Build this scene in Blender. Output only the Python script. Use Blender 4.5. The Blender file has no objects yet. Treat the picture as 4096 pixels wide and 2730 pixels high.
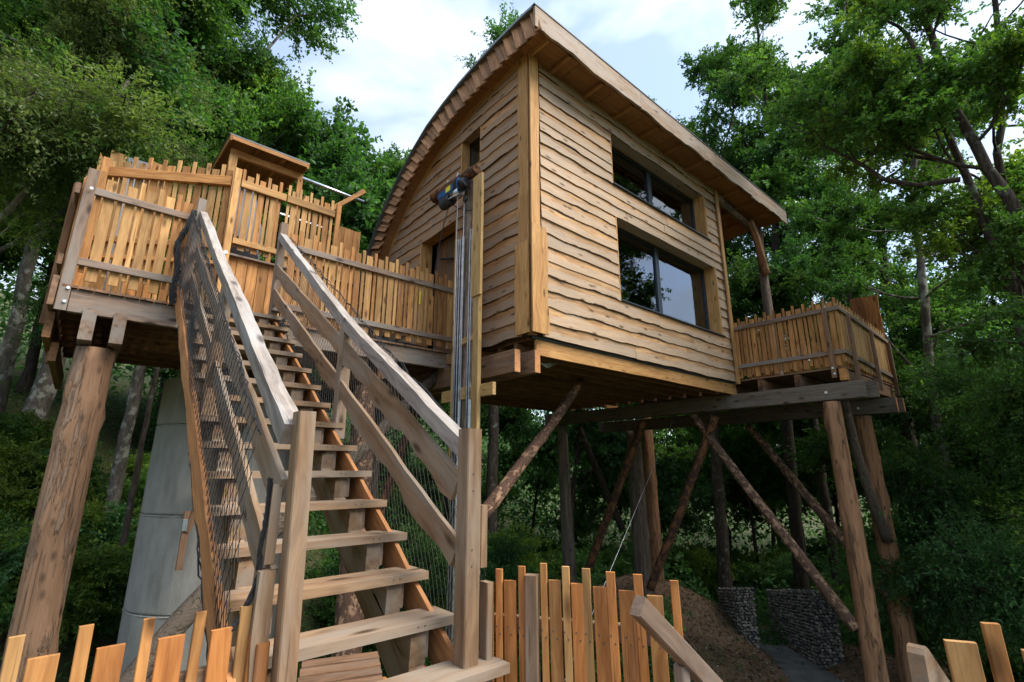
import bpy, math, random
import numpy as np
from mathutils import Vector, Matrix

R = math.radians
sc = bpy.context.scene
col = sc.collection
rng = random.Random(7)

# ------------------------------------------------------------------ camera, light, exposure
cam = bpy.data.cameras.new('camera')
cam.sensor_width = 36.0
cam.lens = 17.18
cam.clip_start = 0.05
cam.clip_end = 900
camo = bpy.data.objects.new('camera', cam)
col.objects.link(camo)
camo.location = (0, 0, 0)
camo.rotation_euler = (R(90 + 14.57), 0, R(49.2 - 90))
sc.camera = camo

SKY_LZ = 0.84
SUN_EL, SUN_AZ = 52.0, -58.0        # azimuth of the direction towards the sun, in the x-y plane
world = bpy.data.worlds.new('World')
sc.world = world
world.use_nodes = True
wn, wl = world.node_tree.nodes, world.node_tree.links
wn.clear()
wout = wn.new('ShaderNodeOutputWorld')
sky = wn.new('ShaderNodeTexSky')
sky.sky_type = 'NISHITA'
sky.sun_disc = False
sky.sun_elevation = R(SUN_EL)
sky.sun_rotation = R(90 - SUN_AZ)
sky.air_density = 1.0
sky.dust_density = 0.6
bg1 = wn.new('ShaderNodeBackground')
bg1.inputs['Strength'].default_value = 0.13
wl.new(sky.outputs[0], bg1.inputs['Color'])
tc = wn.new('ShaderNodeTexCoord')
mp = wn.new('ShaderNodeMapping')
mp.inputs['Scale'].default_value = (1.0, 1.0, 2.2)
wl.new(tc.outputs['Generated'], mp.inputs['Vector'])
nz = wn.new('ShaderNodeTexNoise')
nz.inputs['Scale'].default_value = 3.1
nz.inputs['Detail'].default_value = 5
nz.inputs['Roughness'].default_value = 0.47
nz.inputs['Distortion'].default_value = 0.3
wl.new(mp.outputs[0], nz.inputs['Vector'])
cr = wn.new('ShaderNodeValToRGB')
cr.color_ramp.elements[0].position = 0.40
cr.color_ramp.elements[0].color = (0.22, 0.22, 0.22, 1)
cr.color_ramp.elements[1].position = 0.64
cr.color_ramp.elements[1].color = (1, 1, 1, 1)
wl.new(nz.outputs['Fac'], cr.inputs['Fac'])
bg2 = wn.new('ShaderNodeBackground')
bg2.inputs['Color'].default_value = (0.83, 0.90, 1.0, 1)
# overcast sky: brighter towards the zenith, L = Lz (1 + 2 sin h) / 3
sx = wn.new('ShaderNodeSeparateXYZ')
wl.new(tc.outputs['Generated'], sx.inputs[0])
gm_ = wn.new('ShaderNodeMapRange')
gm_.inputs['From Min'].default_value = 0.0
gm_.inputs['From Max'].default_value = 1.0
gm_.inputs['To Min'].default_value = SKY_LZ / 3
gm_.inputs['To Max'].default_value = SKY_LZ
wl.new(sx.outputs['Z'], gm_.inputs['Value'])
wl.new(gm_.outputs[0], bg2.inputs['Strength'])
mx = wn.new('ShaderNodeMixShader')
wl.new(cr.outputs['Color'], mx.inputs['Fac'])
wl.new(bg1.outputs[0], mx.inputs[1])
wl.new(bg2.outputs[0], mx.inputs[2])
wl.new(mx.outputs[0], wout.inputs['Surface'])

sun = bpy.data.lights.new('sun', 'SUN')
sun.energy = 2.6
sun.angle = R(38)
sun.color = (1.0, 0.95, 0.88)
suno = bpy.data.objects.new('sun', sun)
col.objects.link(suno)
sd = Vector((math.cos(R(SUN_EL)) * math.cos(R(SUN_AZ)), math.cos(R(SUN_EL)) * math.sin(R(SUN_AZ)), math.sin(R(SUN_EL))))
suno.rotation_euler = sd.to_track_quat('Z', 'Y').to_euler()
suno.location = sd * 50

sc.view_settings.view_transform = 'Standard'
sc.view_settings.look = 'None'
sc.view_settings.exposure = 1.45
sc.view_settings.gamma = 1.0
sc.view_settings.use_curve_mapping = False

# ------------------------------------------------------------------ materials
def new_mat(name):
    m = bpy.data.materials.new(name)
    m.use_nodes = True
    nt = m.node_tree
    b = nt.nodes['Principled BSDF']
    return m, nt.nodes, nt.links, b

def N(nodes, t, **kw):
    n = nodes.new(t)
    for k, v in kw.items():
        if k in n.inputs:
            n.inputs[k].default_value = v
        else:
            setattr(n, k, v)
    return n

def mixc(nodes, links, fac, a, b, mode='MIX'):
    n = nodes.new('ShaderNodeMix')
    n.data_type = 'RGBA'
    n.blend_type = mode
    for sock, v in ((n.inputs[0], fac), (n.inputs[6], a), (n.inputs[7], b)):
        if hasattr(v, 'links'):
            links.new(v, sock)
        elif isinstance(v, (int, float)):
            sock.default_value = v
        else:
            sock.default_value = (*v, 1)
    return n.outputs[2]

def ramp(nodes, links, src, p0, p1, c0=(0, 0, 0), c1=(1, 1, 1)):
    r = nodes.new('ShaderNodeValToRGB')
    r.color_ramp.elements[0].position = p0
    r.color_ramp.elements[1].position = p1
    r.color_ramp.elements[0].color = (*c0, 1)
    r.color_ramp.elements[1].color = (*c1, 1)
    links.new(src, r.inputs['Fac'])
    return r.outputs['Color']

def wood(name, c1, c2, grey=(0.30, 0.27, 0.24), greyamt=0.2, knots=1.0, rough=0.72, bump=0.25, tone=0.35, spec=0.25, lap=0.0):
    """sawn timber, grain along the local X axis of each piece"""
    c1 = (c1[0] * 0.85, c1[1] * 0.82, c1[2] * 0.80)
    c2 = (c2[0] * 0.76, c2[1] * 0.72, c2[2] * 0.71)
    grey = tuple(q * 0.88 for q in grey)
    m, n, l, b = new_mat(name)
    t = N(n, 'ShaderNodeTexCoord')
    oi = N(n, 'ShaderNodeObjectInfo')
    off = N(n, 'ShaderNodeVectorMath', operation='SCALE')
    off.inputs['Scale'].default_value = 37.0
    cmb = N(n, 'ShaderNodeCombineXYZ')
    for i in range(3):
        l.new(oi.outputs['Random'], cmb.inputs[i])
    l.new(cmb.outputs[0], off.inputs[0])
    add = N(n, 'ShaderNodeVectorMath', operation='ADD')
    l.new(t.outputs['Object'], add.inputs[0])
    l.new(off.outputs[0], add.inputs[1])
    # slow wobble that bends the grain round knots
    w = N(n, 'ShaderNodeTexNoise', Scale=1.6, Detail=2.0)
    l.new(add.outputs[0], w.inputs['Vector'])
    mp1 = N(n, 'ShaderNodeMapping')
    mp1.inputs['Scale'].default_value = (1.2, 24, 24)
    l.new(add.outputs[0], mp1.inputs['Vector'])
    wadd = N(n, 'ShaderNodeVectorMath', operation='MULTIPLY_ADD')
    wadd.inputs[1].default_value = (0, 4.5, 4.5)
    l.new(w.outputs['Color'], wadd.inputs[0])
    l.new(mp1.outputs[0], wadd.inputs[2])
    g = N(n, 'ShaderNodeTexNoise', Scale=1.0, Detail=5.0, Roughness=0.62)
    l.new(wadd.outputs[0], g.inputs['Vector'])
    gr = ramp(n, l, g.outputs['Fac'], 0.34, 0.66)
    base = mixc(n, l, gr, c2, c1)
    # broad tone variation along the piece and between pieces
    bn = N(n, 'ShaderNodeTexNoise', Scale=2.2, Detail=2.0)
    mp2 = N(n, 'ShaderNodeMapping')
    mp2.inputs['Scale'].default_value = (0.8, 3, 3)
    l.new(add.outputs[0], mp2.inputs['Vector'])
    l.new(mp2.outputs[0], bn.inputs['Vector'])
    tonev = N(n, 'ShaderNodeMapRange')
    tonev.inputs['From Min'].default_value = 0.3
    tonev.inputs['From Max'].default_value = 0.7
    tonev.inputs['To Min'].default_value = 1.0 - tone * 0.5
    tonev.inputs['To Max'].default_value = 1.0 + tone * 0.35
    l.new(bn.outputs['Fac'], tonev.inputs['Value'])
    piece = N(n, 'ShaderNodeMapRange')
    piece.inputs['To Min'].default_value = 1.0 - tone
    piece.inputs['To Max'].default_value = 1.0 + tone * 0.6
    l.new(oi.outputs['Random'], piece.inputs['Value'])
    mul = N(n, 'ShaderNodeMath', operation='MULTIPLY')
    l.new(tonev.outputs[0], mul.inputs[0])
    l.new(piece.outputs[0], mul.inputs[1])
    hsv = N(n, 'ShaderNodeHueSaturation')
    l.new(base, hsv.inputs['Color'])
    l.new(mul.outputs[0], hsv.inputs['Value'])
    # weathered grey areas
    gn = N(n, 'ShaderNodeTexNoise', Scale=1.1, Detail=6.0, Roughness=0.6)
    mp3 = N(n, 'ShaderNodeMapping')
    mp3.inputs['Scale'].default_value = (0.9, 5, 5)
    l.new(add.outputs[0], mp3.inputs['Vector'])
    l.new(mp3.outputs[0], gn.inputs['Vector'])
    gm = ramp(n, l, gn.outputs['Fac'], 0.62 - greyamt * 0.4, 0.80 - greyamt * 0.35)
    gsc = N(n, 'ShaderNodeMath', operation='MULTIPLY')
    gsc.inputs[1].default_value = min(1.0, greyamt * 1.6)
    l.new(gm, gsc.inputs[0])
    if lap:
        # lapped boards silver along their exposed lower half and stay orange under the lap above
        sp = N(n, 'ShaderNodeSeparateXYZ')
        l.new(t.outputs['Object'], sp.inputs[0])
        lm = N(n, 'ShaderNodeMapRange')
        lm.inputs['From Min'].default_value = 0.17
        lm.inputs['From Max'].default_value = 0.02
        l.new(sp.outputs['Y'], lm.inputs['Value'])
        ad = N(n, 'ShaderNodeMath', operation='MULTIPLY_ADD')
        ad.inputs[1].default_value = 0.62
        l.new(lm.outputs[0], ad.inputs[0])
        ad2 = N(n, 'ShaderNodeMath', operation='MULTIPLY')
        l.new(gn.outputs['Fac'], ad2.inputs[0])
        ad2.inputs[1].default_value = 1.5
        l.new(ad2.outputs[0], ad.inputs[2])
        gm2 = ramp(n, l, ad.outputs[0], 0.85, 1.35)
        gsc = N(n, 'ShaderNodeMath', operation='MULTIPLY')
        gsc.inputs[1].default_value = 0.6
        l.new(gm2, gsc.inputs[0])
    c = mixc(n, l, gsc.outputs[0], hsv.outputs[0], grey)
    # knots
    mp4 = N(n, 'ShaderNodeMapping')
    mp4.inputs['Scale'].default_value = (2.6, 7.5, 7.5)
    l.new(add.outputs[0], mp4.inputs['Vector'])
    v = N(n, 'ShaderNodeTexVoronoi', Scale=1.0)
    l.new(mp4.outputs[0], v.inputs['Vector'])
    kd = ramp(n, l, v.outputs['Distance'], 0.09, 0.24, (1, 1, 1), (0, 0, 0))
    kr = ramp(n, l, v.outputs['Color'], 0.35, 0.45)
    km = N(n, 'ShaderNodeMath', operation='MULTIPLY')
    l.new(kd, km.inputs[0])
    l.new(kr, km.inputs[1])
    km2 = N(n, 'ShaderNodeMath', operation='MULTIPLY')
    km2.inputs[1].default_value = 0.95 * knots
    l.new(km.outputs[0], km2.inputs[0])
    kc = tuple(x * 0.33 for x in c2)
    c = mixc(n, l, km2.outputs[0], c, kc)
    # fine drying checks along the grain
    mp5 = N(n, 'ShaderNodeMapping')
    mp5.inputs['Scale'].default_value = (1.7, 70, 70)
    l.new(add.outputs[0], mp5.inputs['Vector'])
    ck = N(n, 'ShaderNodeTexNoise', Scale=1.0, Detail=2.0)
    l.new(mp5.outputs[0], ck.inputs['Vector'])
    ckm = ramp(n, l, ck.outputs['Fac'], 0.66, 0.72)
    ckf = N(n, 'ShaderNodeMath', operation='MULTIPLY')
    ckf.inputs[1].default_value = 0.6
    l.new(ckm, ckf.inputs[0])
    c = mixc(n, l, ckf.outputs[0], c, tuple(x * 0.35 for x in c2))
    # bark left along a waney edge (vertex attribute written where the edge is natural)
    at = N(n, 'ShaderNodeAttribute')
    at.attribute_name = 'bark'
    bk = N(n, 'ShaderNodeTexNoise', Scale=14.0, Detail=4.0)
    l.new(add.outputs[0], bk.inputs['Vector'])
    bs = N(n, 'ShaderNodeMath', operation='MULTIPLY_ADD')
    bs.inputs[1].default_value = 0.9
    l.new(bk.outputs['Fac'], bs.inputs[0])
    l.new(at.outputs['Fac'], bs.inputs[2])
    bm = ramp(n, l, bs.outputs[0], 0.98, 1.12)
    c = mixc(n, l, bm, c, (0.075, 0.042, 0.024))
    l.new(c, b.inputs['Base Color'])
    b.inputs['Roughness'].default_value = rough
    b.inputs['Specular IOR Level'].default_value = spec
    bp = N(n, 'ShaderNodeBump', Strength=bump, Distance=0.004)
    hs = N(n, 'ShaderNodeMath', operation='SUBTRACT')
    l.new(g.outputs['Fac'], hs.inputs[0])
    l.new(km.outputs[0], hs.inputs[1])
    l.new(hs.outputs[0], bp.inputs['Height'])
    l.new(bp.outputs[0], b.inputs['Normal'])
    return m

def log_mat(name, bare, barkc, barkamt, scale=1.0, dark=(0.05, 0.03, 0.02), streak=False):
    """round log, axis along local X"""
    m, n, l, b = new_mat(name)
    t = N(n, 'ShaderNodeTexCoord')
    oi = N(n, 'ShaderNodeObjectInfo')
    cmb = N(n, 'ShaderNodeCombineXYZ')
    for i in range(3):
        l.new(oi.outputs['Random'], cmb.inputs[i])
    ma = N(n, 'ShaderNodeVectorMath', operation='MULTIPLY_ADD')
    ma.inputs[1].default_value = (29, 29, 29)
    l.new(cmb.outputs[0], ma.inputs[0])
    l.new(t.outputs['Object'], ma.inputs[2])
    mp1 = N(n, 'ShaderNodeMapping')
    mp1.inputs['Scale'].default_value = (1.8, 15, 15)
    l.new(ma.outputs[0], mp1.inputs['Vector'])
    g = N(n, 'ShaderNodeTexNoise', Scale=1.0, Detail=6.0, Roughness=0.65, Distortion=0.6)
    l.new(mp1.outputs[0], g.inputs['Vector'])
    gr = ramp(n, l, g.outputs['Fac'], 0.3, 0.7)
    cb = mixc(n, l, gr, tuple(x * 0.55 for x in bare), bare)
    mp2 = N(n, 'ShaderNodeMapping')
    mp2.inputs['Scale'].default_value = (0.9, 9, 9) if streak else (3.0 * scale, 4.5 * scale, 4.5 * scale)
    l.new(ma.outputs[0], mp2.inputs['Vector'])
    p = N(n, 'ShaderNodeTexNoise', Scale=1.0, Detail=5.0, Roughness=0.7)
    l.new(mp2.outputs[0], p.inputs['Vector'])
    pm = ramp(n, l, p.outputs['Fac'], 0.60 - barkamt * 0.35, 0.66 - barkamt * 0.35)
    cc = mixc(n, l, pm, cb, barkc)
    mp3 = N(n, 'ShaderNodeMapping')
    mp3.inputs['Scale'].default_value = (1.7, 4, 4)
    l.new(ma.outputs[0], mp3.inputs['Vector'])
    v = N(n, 'ShaderNodeTexVoronoi', Scale=1.7)
    l.new(mp3.outputs[0], v.inputs['Vector'])
    kd = ramp(n, l, v.outputs['Distance'], 0.05, 0.22, (1, 1, 1), (0, 0, 0))
    cc = mixc(n, l, kd, cc, dark)
    mpk = N(n, 'ShaderNodeMapping')
    mpk.inputs['Scale'].default_value = (0.7, 38, 38)
    l.new(ma.outputs[0], mpk.inputs['Vector'])
    ck = N(n, 'ShaderNodeTexNoise', Scale=1.0, Detail=2.0)
    l.new(mpk.outputs[0], ck.inputs['Vector'])
    ckm = ramp(n, l, ck.outputs['Fac'], 0.62, 0.68)
    ckf = N(n, 'ShaderNodeMath', operation='MULTIPLY')
    ckf.inputs[1].default_value = 0.7
    l.new(ckm, ckf.inputs[0])
    cc = mixc(n, l, ckf.outputs[0], cc, tuple(x * 0.3 for x in bare))
    l.new(cc, b.inputs['Base Color'])
    b.inputs['Roughness'].default_value = 0.85
    b.inputs['Specular IOR Level'].default_value = 0.2
    hh = N(n, 'ShaderNodeMath', operation='ADD')
    l.new(g.outputs['Fac'], hh.inputs[0])
    l.new(pm, hh.inputs[1])
    bp = N(n, 'ShaderNodeBump', Strength=0.9, Distance=0.02)
    l.new(hh.outputs[0], bp.inputs['Height'])
    l.new(bp.outputs[0], b.inputs['Normal'])
    return m

def plain(name, c, rough=0.5, metal=0.0, var=0.15, scale=6.0, bump=0.0, spec=0.4):
    m, n, l, b = new_mat(name)
    t = N(n, 'ShaderNodeTexCoord')
    z = N(n, 'ShaderNodeTexNoise', Scale=scale, Detail=5.0, Roughness=0.6)
    l.new(t.outputs['Object'], z.inputs['Vector'])
    f = ramp(n, l, z.outputs['Fac'], 0.3, 0.7)
    cc = mixc(n, l, f, tuple(x * (1 - var) for x in c), tuple(min(1, x * (1 + var)) for x in c))
    l.new(cc, b.inputs['Base Color'])
    b.inputs['Roughness'].default_value = rough
    b.inputs['Metallic'].default_value = metal
    b.inputs['Specular IOR Level'].default_value = spec
    if bump:
        bp = N(n, 'ShaderNodeBump', Strength=bump, Distance=0.01)
        l.new(z.outputs['Fac'], bp.inputs['Height'])
        l.new(bp.outputs[0], b.inputs['Normal'])
    return m

def leaf_mat(name, ca, cb, cc):
    m, n, l, b = new_mat(name)
    at = N(n, 'ShaderNodeAttribute')
    at.attribute_name = 'tone'
    oi = N(n, 'ShaderNodeObjectInfo')
    r = n.new('ShaderNodeValToRGB')
    r.color_ramp.elements[0].color = (*ca, 1)
    r.color_ramp.elements[1].color = (*cc, 1)
    e = r.color_ramp.elements.new(0.55)
    e.color = (*cb, 1)
    l.new(at.outputs['Fac'], r.inputs['Fac'])
    hv = N(n, 'ShaderNodeHueSaturation')
    mr = N(n, 'ShaderNodeMapRange')
    mr.inputs['To Min'].default_value = 0.7
    mr.inputs['To Max'].default_value = 1.3
    l.new(oi.outputs['Random'], mr.inputs['Value'])
    l.new(mr.outputs[0], hv.inputs['Value'])
    l.new(r.outputs['Color'], hv.inputs['Color'])
    l.new(hv.outputs[0], b.inputs['Base Color'])
    b.inputs['Roughness'].default_value = 0.5
    b.inputs['Specular IOR Level'].default_value = 0.35
    tr = N(n, 'ShaderNodeBsdfTranslucent')
    tcx = mixc(n, l, 1.0, hv.outputs[0], (1.15, 1.25, 0.55), 'MULTIPLY')
    l.new(tcx, tr.inputs['Color'])
    ms = n.new('ShaderNodeMixShader')
    ms.inputs[0].default_value = 0.5
    l.new(b.outputs[0], ms.inputs[1])
    l.new(tr.outputs[0], ms.inputs[2])
    l.new(ms.outputs[0], n['Material Output'].inputs['Surface'])
    return m

M = {}
M['larch'] = wood('larch_planks', (0.56, 0.285, 0.095), (0.37, 0.165, 0.05), greyamt=0.05)
M['larch_light'] = wood('pale_larch_planks', (0.62, 0.37, 0.145), (0.44, 0.235, 0.08), greyamt=0.04)
M['picket'] = wood('orange_pickets', (0.54, 0.235, 0.068), (0.34, 0.125, 0.034), greyamt=0.12, tone=0.4, bump=0.5)
M['clad_front'] = wood('front_cladding_wood', (0.58, 0.31, 0.135), (0.36, 0.175, 0.072), grey=(0.33, 0.25, 0.18), greyamt=0.35, tone=0.3, bump=0.5, lap=1.0)
M['clad_side'] = wood('side_cladding_wood', (0.58, 0.36, 0.175), (0.37, 0.205, 0.088), grey=(0.45, 0.365, 0.275), greyamt=0.45, tone=0.4, bump=0.5, lap=1.0)
M['corner'] = wood('corner_board_wood', (0.62, 0.36, 0.135), (0.45, 0.225, 0.075), greyamt=0.04, tone=0.12)
M['stair'] = wood('stair_wood', (0.37, 0.245, 0.14), (0.24, 0.148, 0.082), grey=(0.30, 0.25, 0.195), greyamt=0.5, tone=0.28)
M['handrail'] = wood('greyed_handrail_wood', (0.42, 0.375, 0.325), (0.23, 0.195, 0.165), grey=(0.38, 0.365, 0.345), greyamt=0.45, knots=0.9, tone=0.1, bump=0.6)
M['railgrey'] = wood('greyed_rail_wood', (0.30, 0.215, 0.155), (0.185, 0.125, 0.088), grey=(0.26, 0.225, 0.19), greyamt=0.5, tone=0.2)
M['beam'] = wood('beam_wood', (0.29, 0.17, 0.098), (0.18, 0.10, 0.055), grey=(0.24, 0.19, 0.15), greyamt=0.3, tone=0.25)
M['darkbeam'] = wood('dark_beam_wood', (0.20, 0.16, 0.12), (0.12, 0.095, 0.07), grey=(0.18, 0.165, 0.14), greyamt=0.4, tone=0.15)  # darker and greyer than the other beam wood
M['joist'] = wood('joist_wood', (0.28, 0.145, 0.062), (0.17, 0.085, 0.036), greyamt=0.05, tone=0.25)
M['yellow'] = wood('yellow_spruce', (0.60, 0.41, 0.175), (0.46, 0.28, 0.10), greyamt=0.08, tone=0.12)
M['endcut'] = wood('fresh_cut_end', (0.68, 0.34, 0.14), (0.56, 0.25, 0.10), greyamt=0.0, knots=0.0, tone=0.1)
M['soffit'] = wood('soffit_panel_wood', (0.40, 0.20, 0.075), (0.32, 0.15, 0.055), greyamt=0.0, knots=0.5, tone=0.15)
M['fascia'] = wood('fascia_wood', (0.44, 0.32, 0.21), (0.28, 0.19, 0.12), grey=(0.37, 0.315, 0.26), greyamt=0.5, tone=0.2, bump=0.6)
M['shingle'] = wood('edge_shingle_wood', (0.55, 0.30, 0.16), (0.38, 0.185, 0.085), greyamt=0.12, knots=0.6, tone=0.45)
M['bark_orange'] = wood('barked_edge_board', (0.62, 0.29, 0.11), (0.42, 0.18, 0.065), greyamt=0.0, knots=0.3)
M['log'] = log_mat('peeled_log', (0.40, 0.205, 0.105), (0.16, 0.09, 0.05), 0.16, streak=True)
M['log_grey'] = log_mat('weathered_log', (0.27, 0.20, 0.15), (0.15, 0.12, 0.095), 0.3, streak=True)
M['log_left'] = log_mat('old_peeled_log', (0.35, 0.20, 0.115), (0.26, 0.17, 0.115), 0.25, streak=True)
M['brace'] = log_mat('half_barked_log', (0.42, 0.25, 0.15), (0.11, 0.062, 0.042), 0.40, 2.4)
M['branch'] = log_mat('rough_bark_branch', (0.21, 0.16, 0.115), (0.115, 0.088, 0.066), 0.5, 2.0)
M['log_rust'] = log_mat('rust_brown_log', (0.25, 0.11, 0.05), (0.07, 0.04, 0.028), 0.32, 1.8)
M['metal'] = plain('galvanised_steel', (0.50, 0.54, 0.58), 0.35, 1.0, 0.25, 9)
M['zinc'] = plain('zinc_sheet', (0.16, 0.18, 0.20), 0.5, 0.8, 0.15, 5)
M['anthracite'] = plain('anthracite_window_frame', (0.028, 0.036, 0.045), 0.35, 0.0, 0.1, 3)
M['black'] = plain('black_plastic', (0.015, 0.015, 0.017), 0.4, 0.0, 0.2, 5)
M['membrane'] = plain('grey_membrane', (0.05, 0.055, 0.055), 0.6, 0.0, 0.3, 4)
M['roofing'] = plain('dark_roof_membrane', (0.035, 0.045, 0.05), 0.6, 0.0, 0.2, 4)
M['blue'] = plain('blue_enamel', (0.02, 0.09, 0.24), 0.35, 0.0, 0.1, 5)
M['yellowlabel'] = plain('yellow_label', (0.75, 0.62, 0.03), 0.5, 0.0, 0.05, 5)
M['rope'] = plain('black_net_cord', (0.012, 0.012, 0.013), 0.7, 0.0, 0.3, 20)
M['steelwire'] = plain('steel_wire', (0.55, 0.56, 0.57), 0.4, 0.6, 0.1, 20)
M['screw'] = plain('bolt_head_zinc', (0.65, 0.66, 0.66), 0.35, 0.7, 0.1, 20)
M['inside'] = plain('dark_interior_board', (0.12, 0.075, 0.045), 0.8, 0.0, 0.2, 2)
M['curtain'] = plain('white_curtain', (0.62, 0.60, 0.56), 0.8, 0.0, 0.06, 8)
M['white'] = plain('white_enamel', (0.75, 0.75, 0.73), 0.4, 0.0, 0.04, 8)
M['red'] = plain('red_painted_board', (0.34, 0.035, 0.03), 0.55, 0.0, 0.12, 4)
M['greysheet'] = plain('grey_sheet', (0.22, 0.23, 0.25), 0.5, 0.0, 0.1, 4)
M['wiremesh'] = plain('gabion_wire', (0.09, 0.09, 0.10), 0.5, 0.5, 0.1, 10)
M['conduit'] = plain('grey_green_conduit', (0.33, 0.36, 0.31), 0.5, 0.0, 0.1, 10)

# glass: reflects the sky and trees, the dark room shows behind it
m, n, l, b = new_mat('window_glass')
n.remove(b)
gl = N(n, 'ShaderNodeBsdfGlossy', Roughness=0.015)
gl.inputs['Color'].default_value = (0.86, 0.90, 0.95, 1)
tp = N(n, 'ShaderNodeBsdfTransparent')
tp.inputs['Color'].default_value = (0.78, 0.82, 0.82, 1)
fr = N(n, 'ShaderNodeFresnel', IOR=2.4)
ms = n.new('ShaderNodeMixShader')
l.new(fr.outputs[0], ms.inputs[0])
l.new(tp.outputs[0], ms.inputs[1])
l.new(gl.outputs[0], ms.inputs[2])
l.new(ms.outputs[0], n['Material Output'].inputs['Surface'])
M['glass'] = m

# concrete
m, n, l, b = new_mat('stained_concrete')
t = N(n, 'ShaderNodeTexCoord')
z1 = N(n, 'ShaderNodeTexNoise', Scale=2.2, Detail=8.0, Roughness=0.65)
z2 = N(n, 'ShaderNodeTexNoise', Scale=40.0, Detail=4.0)
mpz = N(n, 'ShaderNodeMapping')
mpz.inputs['Scale'].default_value = (2.0, 2.0, 0.7)
l.new(t.outputs['Object'], mpz.inputs['Vector'])
l.new(mpz.outputs[0], z1.inputs['Vector'])
l.new(t.outputs['Object'], z2.inputs['Vector'])
f1 = ramp(n, l, z1.outputs['Fac'], 0.30, 0.72)
c = mixc(n, l, f1, (0.185, 0.175, 0.15), (0.30, 0.285, 0.25))
f2 = ramp(n, l, z1.outputs['Fac'], 0.68, 0.76)
c = mixc(n, l, f2, c, (0.36, 0.355, 0.32))
l.new(c, b.inputs['Base Color'])
b.inputs['Roughness'].default_value = 0.85
bp = N(n, 'ShaderNodeBump', Strength=0.35, Distance=0.01)
l.new(z2.outputs['Fac'], bp.inputs['Height'])
l.new(bp.outputs[0], b.inputs['Normal'])
M['concrete'] = m

# tree bark with lichen
def bark(name, c0, c1, lichen, la):
    m, n, l, b = new_mat(name)
    t = N(n, 'ShaderNodeTexCoord')
    mpb = N(n, 'ShaderNodeMapping')
    mpb.inputs['Scale'].default_value = (9, 9, 2.2)
    l.new(t.outputs['Object'], mpb.inputs['Vector'])
    z1 = N(n, 'ShaderNodeTexNoise', Scale=1.6, Detail=7.0, Roughness=0.7, Distortion=0.8)
    l.new(mpb.outputs[0], z1.inputs['Vector'])
    f1 = ramp(n, l, z1.outputs['Fac'], 0.35, 0.65)
    c = mixc(n, l, f1, c0, c1)
    z2 = N(n, 'ShaderNodeTexNoise', Scale=3.5, Detail=6.0, Roughness=0.6)
    l.new(t.outputs['Object'], z2.inputs['Vector'])
    f2 = ramp(n, l, z2.outputs['Fac'], 0.62 - la, 0.70 - la)
    c = mixc(n, l, f2, c, lichen)
    l.new(c, b.inputs['Base Color'])
    b.inputs['Roughness'].default_value = 0.9
    b.inputs['Specular IOR Level'].default_value = 0.15
    bp = N(n, 'ShaderNodeBump', Strength=0.8, Distance=0.03)
    l.new(z1.outputs['Fac'], bp.inputs['Height'])
    l.new(bp.outputs[0], b.inputs['Normal'])
    return m
M['bark'] = bark('dark_oak_bark', (0.028, 0.021, 0.016), (0.10, 0.078, 0.060), (0.17, 0.19, 0.155), 0.03)
M['bark_light'] = bark('grey_lichen_bark', (0.05, 0.042, 0.034), (0.16, 0.135, 0.11), (0.27, 0.27, 0.22), 0.10)
M['bark_dark'] = bark('blackish_bark', (0.02, 0.016, 0.012), (0.065, 0.05, 0.038), (0.09, 0.095, 0.07), 0.0)  # darkest of the tree barks, also worn by one brace
M['bark_bare'] = bark('bare_dead_limb_bark', (0.16, 0.12, 0.09), (0.33, 0.27, 0.21), (0.36, 0.33, 0.28), 0.05)

M['leaf_green'] = leaf_mat('green_oak_leaf', (0.046, 0.120, 0.028), (0.090, 0.195, 0.042), (0.18, 0.30, 0.060))
M['leaf_dark'] = leaf_mat('dark_green_leaf', (0.034, 0.100, 0.030), (0.062, 0.158, 0.042), (0.11, 0.225, 0.058))
M['leaf_yellow'] = leaf_mat('yellow_green_leaf', (0.080, 0.150, 0.022), (0.145, 0.235, 0.034), (0.24, 0.32, 0.05))
M['leaf_olive'] = leaf_mat('olive_leaf', (0.070, 0.115, 0.030), (0.125, 0.180, 0.048), (0.22, 0.25, 0.085))
M['leaf_blue'] = leaf_mat('cool_green_leaf', (0.042, 0.118, 0.040), (0.078, 0.188, 0.058), (0.145, 0.265, 0.08))
M['twig'] = bark('twig_bark', (0.03, 0.022, 0.016), (0.07, 0.055, 0.04), (0.09, 0.08, 0.06), 0.0)

# ------------------------------------------------------------------ object helpers
WM = {}

def link(name, me, parent=None, mats=(), loc=None, rot=None):
    """link mesh me as an object; loc/rot are in world terms and stored relative to the parent"""
    o = bpy.data.objects.new(name, me)
    col.objects.link(o)
    w = Matrix.Translation(Vector(loc) if loc is not None else Vector((0, 0, 0)))
    if rot is not None:
        w = w @ rot.to_4x4()
    WM[o.name] = w
    if parent is not None:
        o.parent = parent
        o.matrix_local = WM[parent.name].inverted() @ w
    else:
        o.matrix_local = w
    return o

def thing(name, label, cat, loc=(0, 0, 0), group=None):
    o = bpy.data.objects.new(name, None)
    col.objects.link(o)
    o.location = loc
    o.empty_display_size = 0.2
    WM[o.name] = Matrix.Translation(Vector(loc))
    o['label'] = label
    o['category'] = cat
    if group:
        o['group'] = group
    return o

def tag(o, label=None, cat=None, group=None, kind=None):
    if label: o['label'] = label
    if cat: o['category'] = cat
    if group: o['group'] = group
    if kind: o['kind'] = kind
    return o

def mesh(name, v, f, mat=None, smooth=False):
    me = bpy.data.meshes.new(name)
    me.from_pydata([tuple(p) for p in v], [], f)
    if mat is not None:
        me.materials.append(mat)
    if smooth:
        me.polygons.foreach_set('use_smooth', [True] * len(me.polygons))
    me.update()
    return me

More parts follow.
